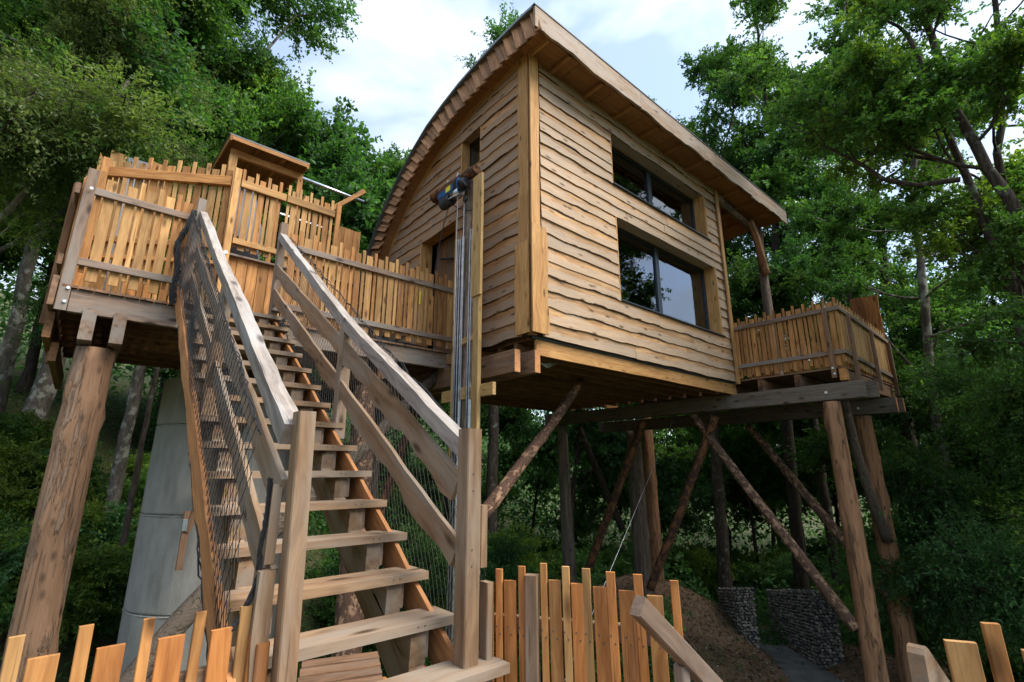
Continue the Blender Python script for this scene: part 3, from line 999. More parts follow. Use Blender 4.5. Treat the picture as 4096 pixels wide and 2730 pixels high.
dr = bar('doorway_jamb', house, (4.93, 8.53, 1.99), (4.93, 8.53, 4.68), 0.28, 0.03, M['corner'], up=(1, 0, 0))
bar('doorway_jamb', house, (4.93, 7.21, 1.99), (4.93, 7.21, 4.68), 0.28, 0.03, M['corner'], up=(1, 0, 0))
bar('doorway_head', house, (4.93, 7.22, 4.685), (4.93, 8.52, 4.685), 0.28, 0.03, M['corner'], up=(1, 0, 0))
for i in range(6):
    bar('door_board', house, (5.13, 7.30 + .2 * i, 1.99), (5.13, 7.30 + .2 * i, 4.66), 0.195, 0.03, M['inside'] if i % 2 else M['joist'], up=(0, 1, 0))
bar('door_closer', house, (5.08, 7.5, 4.05), (5.02, 8.1, 4.2), 0.04, 0.04, M['black'])

# floor frame --------------------------------------------------------------
strip('rim_beam', house, (4.98, 5.245, 1.66), (1, 0, 0), (0, 0, 1), 6.5, 0, 0.235, 0.045, M['corner'], seed=61, wlo=0.004, seg=.5)
bar('damp_membrane', house, (4.9, 5.20, 1.925), (11.4, 5.20, 1.925), 0.05, 0.03, M['membrane'])
bar('conduit', house, (5.1, 5.215, 1.90), (11.3, 5.215, 1.875), 0.022, 0.022, M['black'])
for i, y in enumerate(np.arange(5.62, 10.7, 0.42)):
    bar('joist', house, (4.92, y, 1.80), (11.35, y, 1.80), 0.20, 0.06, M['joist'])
panel('underfloor', 4.93, 11.35, 5.30, 10.7, 1.90, 1.955, M['joist'])
for (x, y0) in ((4.71, 5.33), (4.98, 5.18)):
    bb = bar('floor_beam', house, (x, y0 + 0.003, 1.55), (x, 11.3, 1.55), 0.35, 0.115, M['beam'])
    bar('cut_end', bb, (x, y0, 1.55), (x, y0 + .003, 1.55), 0.34, 0.105, M['endcut'])
bar('packing_block', house, (4.62, 6.2, 1.82), (4.62, 6.7, 1.82), 0.17, 0.12, M['beam'])
bar('bearer', house, (4.60, 7.05, 1.83), (5.3, 5.9, 1.83), 0.18, 0.1, M['joist'])
for k_ in range(3):
    tube('conduit', house, [(5.05 + .02 * k_, 5.5, 1.70), (5.35 + .05 * k_, 5.45, 1.60 - .02 * k_), (5.75, 5.55, 1.68), (5.95, 5.8, 1.80)], 0.014, M['conduit'], 6)

# pair of dark cross beams on log posts (left pair near, right pair under the balcony)
for (x, y0, y1, zt, H_) in ((11.30, 2.62, 11.4, 1.655, 0.33), (11.52, 2.48, 11.4, 1.655, 0.33)):
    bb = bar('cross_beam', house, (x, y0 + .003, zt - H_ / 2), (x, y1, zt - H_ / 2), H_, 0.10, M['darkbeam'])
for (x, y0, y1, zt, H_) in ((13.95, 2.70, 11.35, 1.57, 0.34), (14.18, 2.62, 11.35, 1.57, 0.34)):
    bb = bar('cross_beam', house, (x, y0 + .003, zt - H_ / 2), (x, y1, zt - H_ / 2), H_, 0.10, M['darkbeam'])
    bar('cut_end', bb, (x, y0, zt - H_ / 2), (x, y0 + .003, zt - H_ / 2), H_ - .01, 0.095, M['endcut'])
cap_disc('bolt', house, (11.245, 3.29, 1.48), (-1, 0, 0), 0.03, 0.02, M['screw'])
cap_disc('bolt', house, (13.895, 3.45, 1.38), (-1, 0, 0), 0.03, 0.02, M['screw'])

# balcony --------------------------------------------------------------
BY = 2.95
for x in np.arange(11.5, 15.35, 0.142):
    bar('deck_board', house, (x + .07, BY + .0, 1.99), (x + .07, 9.0, 1.99), 0.135, 0.03, M['beam'], up=(1, 0, 0))
for y in (3.02, 3.85, 4.62, 5.4, 6.2, 7.0, 7.8):
    bb = bar('joist', house, (11.42 if y > 3.1 else 11.62, y, 1.815), (15.3, y, 1.815), 0.29 if y < 3.1 else .26, 0.11, M['beam'])
    bar('cut_end', bb, (11.417 if y > 3.1 else 11.617, y, 1.815), (11.42 if y > 3.1 else 11.62, y, 1.815), 0.25, 0.10, M['log_rust'])
bar('rim_board', house, (11.43, BY + .05, 1.84), (11.60, BY + .05, 1.84), 0.24, 0.12, M['larch'])

def fence_run(parent, p0, p1, zf, mats, railm, top_w, top_n, bot_w, bot_n, rails, side, w=0.10, nw=0.05, gap=0.026, T=0.022, rail_h=0.09, rail_t=0.045, start=0, jit=0.01, skip=(), seed=1, slope=0.0, thick_n=None, rail_ext=(0, 0), mixed=None):
    """pickets of two widths from p0 to p1 (x, y) with rails on the given side (+1: left of the direction)"""
    r = random.Random(seed)
    p0, p1 = Vector((*p0, 0)), Vector((*p1, 0))
    d = (p1 - p0)
    L = d.length
    d.normalize()
    nrm = Vector((-d.y, d.x, 0)) * side
    s_, k = 0.01, start
    while s_ < L - 0.03:
        ww = w if k % 2 == 0 else nw
        ww2 = ww * r.uniform(0.93, 1.06)
        if s_ + ww2 > L + 0.01: break
        c_ = p0 + d * (s_ + ww2 / 2)
        zt = (top_w if k % 2 == 0 else top_n) + r.uniform(-jit, jit) + slope * s_
        zb = (bot_w if k % 2 == 0 else bot_n) + r.uniform(-jit, jit) + slope * s_
        tl = r.uniform(-.004, .004)
        mt = mats if not isinstance(mats, (list, tuple)) else r.choice(mats)
        if not any(a_ < s_ < b_ for a_, b_ in skip):
            TT = T if (k % 2 == 0 or thick_n is None) else thick_n
            c2_ = c_ + d * tl
            bar('picket', parent, (c_.x, c_.y, zb), (c2_.x, c2_.y, zt), ww2, TT, mt, up=tuple(d))
        s_ += ww2 + gap
        k += 1
    for (zr, hh) in rails:
        a_ = p0 + nrm * (T / 2 + rail_t / 2 + 0.003) - d * rail_ext[0]
        b_ = p0 + d * L + nrm * (T / 2 + rail_t / 2 + 0.003) + d * rail_ext[1]
        bar('rail', parent, (a_.x, a_.y, zr - hh / 2), (b_.x, b_.y, zr - hh / 2 + slope * L), hh, rail_t, railm)

bal = thing('balcony_fence', 'slatted wooden balustrade round the balcony at the far end of the treehouse', 'fence', (11.45, 2.9, 2.0))
fence_run(bal, (11.52, 5.14), (11.52, 2.93), 2.0, M['larch'], M['railgrey'], 3.40, 3.50, 2.04, 2.10, ((3.29, .09), (2.36, .09)), -1, seed=3, rail_ext=(0, .05))
fence_run(bal, (11.57, 2.95), (15.2, 2.95), 2.0, [M['larch_light'], M['yellow']], M['railgrey'], 3.38, 3.48, 2.12, 2.16, ((3.30, .09), (2.36, .09)), -1, seed=4, slope=-0.03, rail_ext=(.1, .1))
fence_run(bal, (15.22, 2.95), (15.22, 6.5), 2.0, M['larch'], M['railgrey'], 3.30, 3.40, 2.04, 2.10, ((3.2, .09), (2.3, .09)), 1, seed=8)
bar('post', bal, (11.40, 3.14, 1.78), (11.40, 3.14, 3.24), 0.09, 0.05, M['beam'], up=(0, 1, 0))
for x in (11.95, 13.62, 15.1):
    bar('post', bal, (x, 2.865, 1.72), (x, 2.865, 3.17 - .03 * (x - 11.5)), 0.09, 0.07, M['beam'], up=(1, 0, 0))
for i, (xx, yy, h_, w_) in enumerate(((15.26, 3.62, 4.28, .20), (15.25, 3.40, 4.46, .27), (15.26, 3.10, 4.44, .33))):
    strip('screen_board', bal, (xx + .01 * i, yy + w_ / 2, 2.0), (0, 0, 1), (0, -1, 0), h_ - 2.0, 0, w_, 0.03, M['picket'], seed=70 + i, wlo=.008, whi=.008)
for (x, y, z) in ((11.372, 3.14, 1.98), (11.372, 3.12, 1.86)):
    cap_disc('bolt', bal, (x, y, z), (-1, 0, 0), 0.022, 0.012, M['screw'], 8)

# log frame holding the roof end
log('roof_log', house, (11.45, 5.15, 6.80), (14.45, 5.25, 6.78), 0.105, 0.09, M['log_grey'], 21, 0.03, 5, 14)
log('roof_post', house, (14.05, 5.2, 2.02), (14.02, 5.15, 6.72), 0.135, 0.10, M['log_grey'], 22, 0.03, 8, 14)
log('roof_brace', house, (13.92, 5.05, 5.30), (13.15, 5.05, 6.70), 0.10, 0.085, M['log'], 23, 0.04, 6, 14)

# ================================================================== LOG POSTS AND BRACES
def post(label, a, b, r0, r1, mat, seed, name='log_post', cat='log post', group='log posts carrying the treehouse', **kw):
    o = log(name, None, a, b, r0, r1, mat, seed, **kw)
    tag(o, label, cat, group)
    return o
post('peeled log post right of the long barked brace, under the balcony corner', (11.42, 3.28, -5.3), (11.36, 3.27, 1.30), 0.205, 0.155, M['log'], 31, knots=24, sides=22)
post('thicker rough log post behind the balcony corner post, rightmost of all', (13.98, 3.38, -5.6), (14.02, 3.42, 1.20), 0.235, 0.165, M['log'], 32, knots=18, sides=22)
post('slim dark log post standing alone below the middle of the house', (11.36, 10.50, -5.2), (11.36, 10.72, 1.30), 0.20, 0.16, M['log_grey'], 33, knots=8)
post('dark weathered log post in front of a reddish one under the house', (13.98, 9.95, -5.6), (14.02, 9.98, 1.20), 0.28, 0.23, M['log_grey'], 34, knots=8)
post('reddish bare log post half hidden behind the dark middle post', (15.3, 10.28, -5.8), (15.35, 10.38, 1.9), 0.24, 0.20, M['log'], 35, knots=8)
post('massive weathered log post under the left end of the deck', (-0.05, 7.52, -5.2), (-0.035, 7.50, 1.36), 0.215, 0.18, M['log_left'], 36, knots=26, sides=24)
post('knotty orange log post seen between the lower stair treads', (3.42, 7.62, -5.2), (3.36, 7.6, 1.3), 0.22, 0.17, M['brace'], 37, knots=12)
G2 = 'slanting log braces under the treehouse'
def brace(label, a, b, r0, r1, mat, seed, **kw):
    return post(label, a, b, r0, r1, mat, seed, 'log_brace', 'log brace', G2, **kw)
brace('long half-barked log brace leaning on the foot of the front balcony post', (11.3, 3.42, -2.85), (11.33, 6.30, 1.25), 0.115, 0.085, M['brace'], 41, knots=12)
brace('half-barked brace passing behind the front balcony post', (13.85, 3.42, -2.75), (13.95, 6.15, 1.15), 0.12, 0.09, M['brace'], 42, knots=10)
brace('smooth grey-brown curved brace against the rightmost log post', (13.75, 3.30, -1.55), (12.6, 3.36, 1.45), 0.105, 0.075, M['branch'], 43, knots=4, curve=-0.15)
brace('dark brace rising to the right away from the foot of the reddish post', (11.33, 7.85, -2.9), (11.33, 5.72, 1.2), 0.11, 0.10, M['log_rust'], 44, knots=6)
brace('rust brown brace crossing in front of the middle log posts', (11.33, 9.95, -2.9), (11.33, 7.72, 1.2), 0.115, 0.09, M['log_rust'], 45, knots=8)
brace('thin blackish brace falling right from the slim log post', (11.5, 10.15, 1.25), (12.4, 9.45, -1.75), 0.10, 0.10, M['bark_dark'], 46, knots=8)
brace('patchy barked brace running up from the mast to the house joists', (4.67, 6.10, -0.70), (7.26, 6.34, 1.64), 0.10, 0.085, M['brace'], 47, knots=8)
lb = tube('long_branch', None, [(4.85, 7.55, 1.78), (4.2, 7.55, 1.15), (3.48, 7.5, 0.38), (2.72, 7.5, -0.3), (2.1, 7.5, -0.88), (1.62, 7.48, -1.33), (1.2, 7.45, -1.80), (0.85, 7.45, -2.28), (0.4, 7.4, -2.95), (0.0, 7.4, -3.5), (-.9, 7.3, -5.0)],
          [.10, .105, .11, .12, .12, .125, .13, .135, .14, .15, .16], M['branch'], 12, True, 5, 0.09)
tag(lb, 'long crooked bark-covered branch slanting behind the stairs past the concrete column', 'log brace', G2)
b5 = log('log_brace', None, (3.55, 7.9, -2.0), (4.62, 8.0, 1.25), 0.085, 0.075, M['log_rust'], 48, knots=5)
tag(b5, 'thin rusty brace behind the right stair boards rising to the deck', 'log brace', G2)

# concrete column of stacked rings
cc_ = thing('concrete_column', 'stout grey concrete column of stacked rings under the deck', 'column', (1.97, 9.80, -5.4))
PROF = [(-5.4, -2.02), (-2.012, -0.68), (-0.672, 0.66), (0.668, 1.4)]
for i, (z0, z1) in enumerate(PROF):
    v, f = [], []
    SD = 48
    hs = [z0, z0 + .012, z0 + .03, (z0 + z1) / 2, z1 - .03, z1 - .01, z1]
    rs = [1.085, 1.095, 1.10, 1.10, 1.10, 1.108, 1.095]
    r = random.Random(i)
    for z, q in zip(hs, rs):
        for k_ in range(SD):
            a_ = 2 * math.pi * k_ / SD
            qq = q + (r.uniform(-.006, .006) if z > z1 - .05 or z < z0 + .02 else 0)
            v.append((qq * math.cos(a_), qq * math.sin(a_), z - z0))
    for j in range(len(hs) - 1):
        for k_ in range(SD):
            f.append([j * SD + k_, j * SD + (k_ + 1) % SD, (j + 1) * SD + (k_ + 1) % SD, (j + 1) * SD + k_])
    f += [[k_ for k_ in range(SD - 1, -1, -1)], [(len(hs) - 1) * SD + k_ for k_ in range(SD)]]
    link('concrete_ring', mesh('concrete_ring', v, f, M['concrete'], False), cc_, loc=(1.97, 9.80, z0))
# ================================================================== ENTRANCE DECK
deck = thing('entrance_deck', 'raised timber entrance deck between the stairs and the house doorway', 'deck', (-0.4, 7.2, 1.9))
DZ = 2.0
for i, x in enumerate(np.arange(-0.46, 4.72, 0.142)):
    bar('deck_board', deck, (x + .07, 7.155 + rng.uniform(0, .01), DZ - .012), (x + .07, 10.5 if x < 1.3 else 8.85, DZ - .012), 0.133, 0.03, M['beam'], up=(1, 0, 0))
bar('rim_beam', deck, (-0.37, 7.235, 1.835), (0.64, 7.235, 1.835), 0.27, 0.075, M['railgrey'])
bar('rim_beam', deck, (0.643, 7.24, 1.835), (4.76, 7.24, 1.835), 0.27, 0.075, M['railgrey'])
for y in (7.7, 8.15, 8.6, 9.05, 9.5, 9.95, 10.4):
    bar('joist', deck, (-0.45, y, 1.83), (4.75 if y < 9 else 2.6, y, 1.83), 0.24, 0.075, M['joist'])
for x in (-0.17, 0.105):
    bb = bar('deck_beam', deck, (x, 7.14, 1.575), (x, 10.4, 1.575), 0.365, 0.125, M['railgrey'])
for x in (3.2, 3.5):
    bar('deck_beam', deck, (x, 7.3, 1.575), (x, 8.9, 1.575), 0.34, 0.115, M['joist'])
bar('side_beam', deck, (-0.515, 7.12, 1.90), (-0.515, 10.4, 1.90), 0.34, 0.05, M['beam'])
bar('side_beam', deck, (-0.50, 7.36, 1.56), (-0.50, 10.4, 1.56), 0.30, 0.07, M['joist'])
bar('corner_bracket', deck, (-0.44, 7.9, 1.28), (-0.44, 8.05, 1.28), 0.13, 0.10, M['joist'])
bar('side_beam', deck, (-0.42, 7.6, 1.30), (-0.42, 10.4, 1.30), 0.22, 0.07, M['joist'])
for (x, z) in ((4.62, 1.74), (4.74, 1.86), (4.74, 1.74), (4.74, 1.60)):
    cap_disc('bolt', deck, (x, 7.20, z), (0, -1, 0), 0.014, 0.008, M['screw'], 8)

wl_f = [M['larch'], M['larch_light'], M['larch'], M['larch_light']]
lf = thing('deck_fence', 'light wooden picket fence on the left front of the deck beside the stairs', 'fence', (-0.4, 7.2, 2.0))
fence_run(lf, (-0.37, 7.235), (0.66, 7.235), DZ, wl_f, M['railgrey'], 3.41, 3.50, 2.10, 2.18, ((3.245, .09), (2.345, .09)), -1, seed=5, start=1, rail_ext=(0.09, 0.02))
bar('corner_post', lf, (-0.43, 7.19, 1.70), (-0.42, 7.19, 3.47), 0.105, 0.045, M['railgrey'], up=(1, 0, 0))
for (x, z) in ((-0.40, 1.96), (-0.405, 1.80), (-0.405, 3.20)):
    cap_disc('bolt', lf, (x, 7.160 if z < 3 else 7.135, z), (0, -1, 0), 0.018, 0.01, M['screw'], 8)

mf = thing('deck_fence', 'wooden picket fence of the deck between the stair head and the hoist mast', 'fence', (1.75, 7.25, 2.0))
fence_run(mf, (1.86, 7.255), (4.84, 7.255), DZ, wl_f, M['railgrey'], 3.41, 3.50, 2.09, 2.17, ((3.235, .09), (2.30, .09)), -1, seed=6)
bar('yellow_tie', mf, (4.08, 7.205, 2.78), (4.08, 7.205, 3.02), 0.018, 0.012, M['yellowlabel'], up=(1, 0, 0))
bar('dark_cloth', mf, (3.4, 7.33, 2.06), (4.35, 7.36, 2.03), 0.06, 0.10, M['black'])

sf = thing('deck_side_fence', 'dark side fence of the deck seen edge-on at its far left', 'fence', (-0.52, 7.2, 2.0))
fence_run(sf, (-0.49, 7.30), (-0.49, 10.3), DZ, M['larch'], M['beam'], 3.40, 3.48, 1.95, 2.05, ((3.26, .13), (2.36, .13)), 1, seed=9, rail_ext=(0.1, 0))
for y in (7.6, 8.9, 10.2):
    bar('post', sf, (-0.56, y, 1.6), (-0.56, y, 3.4), 0.09, 0.07, M['joist'], up=(0, 1, 0))

# ---------------- raised play deck behind, with its fences
UZ = 3.46
up_ = thing('upper_deck', 'raised play deck with a wall of upright boards behind the stair head', 'deck', (1.3, 8.8, 2.0))
for i, x in enumerate(np.arange(1.32, 3.5, 0.165)):
    if x < 2.35 or x > 3.0:
        bar('wall_board', up_, (x + .08, 8.83 + rng.uniform(0, .006), 1.98), (x + .08, 8.83, UZ - .03), 0.158, 0.025, M['larch'], up=(1, 0, 0))
    else:
        bar('wall_board', up_, (x + .08, 8.83, 1.98), (x + .08, 8.83, 4.0), 0.158, 0.025, M['larch_light'], up=(1, 0, 0))
bar('ledge', up_, (1.30, 8.78, UZ - .012), (3.5, 8.78, UZ - .012), 0.035, 0.09, M['railgrey'])
for x in np.arange(1.2, 3.5, 0.145):
    bar('deck_board', up_, (x, 8.9, UZ + .0), (x, 11.0, UZ + .0), 0.138, 0.03, M['beam'], up=(1, 0, 0))
bar('post', up_, (1.29, 8.76, 1.98), (1.29, 8.76, 5.03), 0.105, 0.07, M['larch_light'], up=(1, 0, 0))
bar('post', up_, (3.03, 8.76, 1.98), (3.07, 8.76, 5.02), 0.085, 0.07, M['larch'], up=(1, 0, 0))
cap_disc('bolt', up_, (1.28, 8.722, 3.45), (0, -1, 0), 0.03, 0.01, M['screw'], 10)

gt = thing('gate', 'slatted wooden gate under the small roofed lookout', 'gate', (1.35, 8.8, 3.6))
fence_run(gt, (1.36, 8.80), (2.1, 8.80), UZ, wl_f, M['larch_light'], 4.98, 5.08, 3.56, 3.60, ((4.85, .14), (3.75, .10)), -1, seed=12, rail_t=.05, start=1)
uf = thing('play_deck_fence', 'upper picket fence right of the gate, in front of the roofed lookout', 'fence', (2.1, 8.8, 3.5))
fence_run(uf, (2.12, 8.80), (3.0, 8.80), UZ, wl_f, M['larch_light'], 4.98, 5.08, 2.2, 2.2, ((4.85, .14), (3.75, .10)), -1, seed=13, rail_t=.05, start=1)

df = thing('diagonal_fence', 'long slatted wooden screen wall angled behind the left part of the deck', 'fence', (1.25, 8.8, 2.0))
fence_run(df, (1.24, 8.85), (-0.47, 9.93), DZ, wl_f, M['larch'], 5.02, 5.13, 1.99, 1.99, ((4.87, .17), (3.62, .10), (3.30, .06)), 1, seed=14, rail_t=.06, w=.115, nw=.06, gap=.03)
for i, (x0, x1, za, zb, mt) in enumerate(((-.60, -.47, 5.5, 5.22, 'larch_light'), (-.46, -.235, 5.62, 5.60, 'larch_light'), (-.23, .09, 5.60, 5.60, 'greysheet'), (.10, .42, 5.68, 5.66, 'larch_light'))):
    poly_prism('tall_board', df, [(0, 0), (za - 2, 0), (zb - 2, x1 - x0), (0, x1 - x0)], (x1 if False else x0, 10.62 + .02 * i, 2.0), (0, 0, 1), (1, 0, 0), 0.03, M[mt])
bar('post', df, (-0.45, 9.70, 1.9), (-0.45, 9.70, 4.95), 0.10, 0.07, M['larch'], up=(1, 0, 0))
bar('backing_board', gt, (1.32, 9.45, UZ + .02), (1.32 + .85, 9.45, UZ + .02), 0.02, 0.8, M['black'])
for x0, x1, z1 in ((1.34, 1.85, 5.25),):
    poly_prism('grey_sheet', gt, [(0, 0), (1.5, 0), (1.5, .36), (.75, .58), (0, .6)], (1.36, 9.5, 3.6), (0, 0, 1), (1, 0, 0), 0.03, M['greysheet'])
    poly_prism('black_sheet', gt, [(0, 0), (.65, 0), (.55, .45), (.3, .56), (0, .6)], (1.36, 9.46, 3.5), (0, 0, 1), (1, 0, 0), 0.03, M['black'])

ps = thing('board_screen', 'plain upright board screen closing the deck right of the play deck', 'fence', (3.1, 8.85, 2.0))
for i, (x0, x1) in enumerate(((3.12, 3.25), (3.255, 3.43), (3.435, 3.56))):
    bar('screen_board', ps, ((x0 + x1) / 2, 8.86, 2.0), ((x0 + x1) / 2, 8.86, 4.62 - .004 * i), x1 - x0, 0.025, M['larch'], up=(1, 0, 0))
for i in range(4):
    bar('screen_board', ps, (3.575, 8.95 + .2 * i, 2.0), (3.575, 8.95 + .2 * i, 4.64), 0.19, 0.025, M['larch'], up=(0, 1, 0))

# ---------------- roofed lookout
hut = thing('lookout_roof', 'small open lookout with a tilted mono-pitch roof behind the upper fence', 'shelter', (1.2, 9.4, 3.5))
bar('post', hut, (1.255, 9.25, 3.5), (1.245, 9.25, 5.53), 0.13, 0.10, M['larch_light'], up=(1, 0, 0))
bar('post', hut, (2.41, 9.25, 3.5), (2.42, 9.25, 5.53), 0.10, 0.09, M['larch'], up=(1, 0, 0))
bar('post', hut, (1.2, 11.0, 3.5), (1.2, 11.0, 6.0), 0.10, 0.09, M['larch'], up=(1, 0, 0))
bar('post', hut, (2.42, 11.0, 3.5), (2.42, 11.0, 6.0), 0.10, 0.09, M['larch'], up=(1, 0, 0))
bar('front_beam', hut, (1.19, 9.26, 5.60), (2.46, 9.26, 5.60), 0.14, 0.07, M['larch'])
# roof plane falls backwards: front top z 6.05 at y 9.05, rear 5.55 at y 10.6
def hp(x, y, dz=0): return (x, y, 5.76 + (y - 9.0) * 0.16 + dz)
bar('roof_sheet', hut, hp(1.80, 8.98, 0.035), hp(1.80, 11.3, 0.035), 0.02, 1.40, M['zinc'], up=(0, -.16, 1))
bar('roof_boarding', hut, hp(1.80, 9.02, -.005), hp(1.80, 11.2, -.005), 0.022, 1.30, M['soffit'], up=(0, -.16, 1))
for x in (1.13, 2.47):
    bar('barge_board', hut, hp(x, 8.97, -.03), hp(x, 11.3, -.03), 0.11, 0.035, M['larch'], up=(0, -.16, 1))
for x in (1.6, 2.05):
    bar('rafter', hut, hp(x, 9.03, -.05), hp(x, 11.2, -.05), 0.07, 0.05, M['larch'], up=(0, -.16, 1))
bar('eaves_board', hut, (1.15, 8.985, 5.73), (2.45, 8.985, 5.73), 0.08, 0.03, M['larch'])
pole = tube('steel_pole', None, [(2.55, 9.9, 5.99), (4.02, 9.9, 5.95)], 0.035, M['metal'], 12)
tag(pole, 'shiny galvanised steel pole running out from the lookout roof', 'pole')
tb = bar('pole_beam', None, (3.30, 9.98, 5.50), (4.0, 9.86, 6.20), 0.10, 0.085, M['larch'])
tag(tb, 'orange wooden beam end slanting up under the tip of the steel pole', 'beam')
pb = bar('grab_pole', None, (2.15, 9.3, 4.72), (3.0, 9.3, 4.70), 0.04, 0.04, M['metal'])
tag(pb, 'lower steel grab pole behind the upper picket fence', 'pole')

# ================================================================== STAIRS
TR = [(1.60, -1.36), (1.87, -1.165), (2.16, -.97), (2.46, -.78), (2.75, -.60), (3.04, -.41), (3.34, -.22), (3.64, -.02), (3.95, .18), (4.27, .385), (4.59, .59), (4.92, .80), (5.25, 1.02), (5.58, 1.24), (5.92, 1.465), (6.25, 1.69), (6.58, 1.91)]
st = thing('staircase', 'steep open wooden staircase climbing to the entrance deck', 'staircase', (1.2, 1.6, -1.5))
for i, (y, z) in enumerate(TR):
    strip('tread', st, (0.60 + rng.uniform(-.01, .01), y, z - .045), (1, 0, 0), (0, 1, 0), 1.12 + (0.14 if i == 2 else 0), 0, 0.24, 0.045, M['stair'], seed=200 + i, wlo=.0015, seg=.5)
# carriages with a block under every tread
for xc in (0.78, 1.50):
    bar('carriage', st, (xc, 1.62, -1.70), (xc, 6.75, 1.72), 0.20, 0.09, M['stair'], up=(0, -.55, .8))
    for i, (y, z) in enumerate(TR[1:]):
        poly_prism('step_block', st, [(-.02, -.17), (.19, -.05), (.19, .0), (0.0, .0), (-.03, -.03)], (xc - .045, y + .055, z - .048), (0, 1, 0), (0, 0, 1), 0.092, M['stair'])
        bar('riser_block', st, (xc + .03, y + .045, z - .05 - .07), (xc + .03, y + .16, z - .05 - .07), 0.135, 0.085, M['railgrey'])
# outer stringer boards, natural edges showing orange under the bark
SL = Vector((0, 6.75 - 1.9, 2.02 + 1.14)).normalized()
strip('stringer_board', st, (1.635, 1.95, -1.20), (0, SL.y, SL.z), (0, -SL.z, SL.y), 5.75, -.20, 0.0, 0.028, M['bark_orange'], seed=301, wlo=.02, whi=.006)
strip('stringer_board', st, (0.585, 1.95, -1.10), (0, SL.y, SL.z), (0, -SL.z, SL.y), 5.85, -.20, 0.0, 0.03, M['bark_orange'], seed=302, wlo=.02, whi=.012, barky=.6)
# newels
bar('newel', st, (0.80, 2.335, -1.50), (0.755, 2.335, 0.25), 0.078, 0.09, M['stair'], up=(1, 0, 0))
bar('newel', st, (1.67, 2.30, -0.97), (1.67, 2.30, 0.215), 0.095, 0.105, M['stair'], up=(1, 0, 0))
strip('newel_side_board', st, (0.66, 2.36, -1.2), (0, 0, 1), (1, 0, 0), 0.78, 0, .055, 0.09, M['stair'], seed=303, wlo=.01)
strip('newel_side_board', st, (0.67, 2.40, -0.4), (0, 0, 1), (1, 0, 0), 0.33, 0, .045, 0.06, M['stair'], seed=304, wlo=.012)
bar('newel_side_board', st, (1.755, 2.31, -0.52), (1.755, 2.31, -0.20), 0.05, 0.09, M['stair'], up=(1, 0, 0))
bar('newel', st, (1.70, 4.33, 0.25), (1.70, 4.33, 1.34), 0.095, 0.095, M['stair'], up=(0, 1, 0))
bar('newel', st, (1.70, 7.02, 1.85), (1.70, 7.02, 3.42), 0.095, 0.095, M['railgrey'], up=(0, 1, 0))
bar('newel', st, (0.66, 7.10, 1.85), (0.69, 7.10, 3.45), 0.095, 0.095, M['railgrey'], up=(0, 1, 0))
bar('newel', st, (0.70, 4.50, 0.2), (0.72, 4.50, 1.50), 0.09, 0.09, M['stair'], up=(0, 1, 0))
bar('stub', st, (1.66, 6.96, 2.13), (1.80, 6.96, 2.13), 0.11, 0.10, M['railgrey'])
# handrails in two lengths each
for (x, P0, PM, P1, sdx) in ((1.695, (2.34, .145), (4.29, 1.345), (7.02, 3.275), 310), (0.725, (2.36, .19), (5.25, 2.06), (7.08, 3.29), 320)):
    for q, (A_, B_) in enumerate(((P0, PM), (PM, P1))):
        d_ = Vector((0, B_[0] - A_[0], B_[1] - A_[1]))
        dn = d_.normalized()
        strip('handrail', st, (x - .045, A_[0], A_[1]), dn, (0, -dn.z, dn.y), d_.length, -0.10, 0.0, 0.085, M['handrail'], seed=sdx + q, wlo=.003, whi=.004, seg=.16, bulge=.003)
# waney boards between handrail and treads
for (x, z0a, z1a, z0b, z1b, sdx) in ((1.665, -.03, 2.78, .165, .24, 330), (1.665, -.40, 2.42, .155, .22, 331), (0.70, -.05, 2.76, .15, .22, 332), (0.70, -.42, 2.38, .15, .2, 333)):
    ya, yb = 2.38, 7.0
    for (A_, B_, tag_) in (((ya, z0a), (4.31, z0a + (z1a - z0a) * (4.31 - ya) / (yb - ya)), 0), ((4.35, z0a + (z1a - z0a) * (4.35 - ya) / (yb - ya)), (yb, z1a), 1)):
        d_ = Vector((0, B_[0] - A_[0], B_[1] - A_[1]))
        dn = d_.normalized()
        strip('rail_board', st, (x, A_[0], A_[1]), dn, (0, -dn.z, dn.y), d_.length, -z0b, 0.0, 0.028, M['stair'], seed=sdx + 10 * tag_, wlo=.019, whi=.004, seg=.12)
# support frame below
bar('prop', st, (1.5, 8.62, -0.20), (1.34, 8.66, -0.88), 0.10, 0.08, M['beam'], up=(0, 1, 0))
bar('prop', st, (1.32, 8.66, -0.60), (1.32, 8.66, -1.38), 0.085, 0.06, M['beam'], up=(1, 0, 0))
bar('plate', st, (1.30, 8.60, -0.86), (1.30, 8.60, -0.70), 0.06, 0.008, M['metal'], up=(1, 0, 0))
bar('prop', st, (1.5, 8.62, -0.20), (1.75, 6.4, 1.4), 0.10, 0.08, M['beam'])

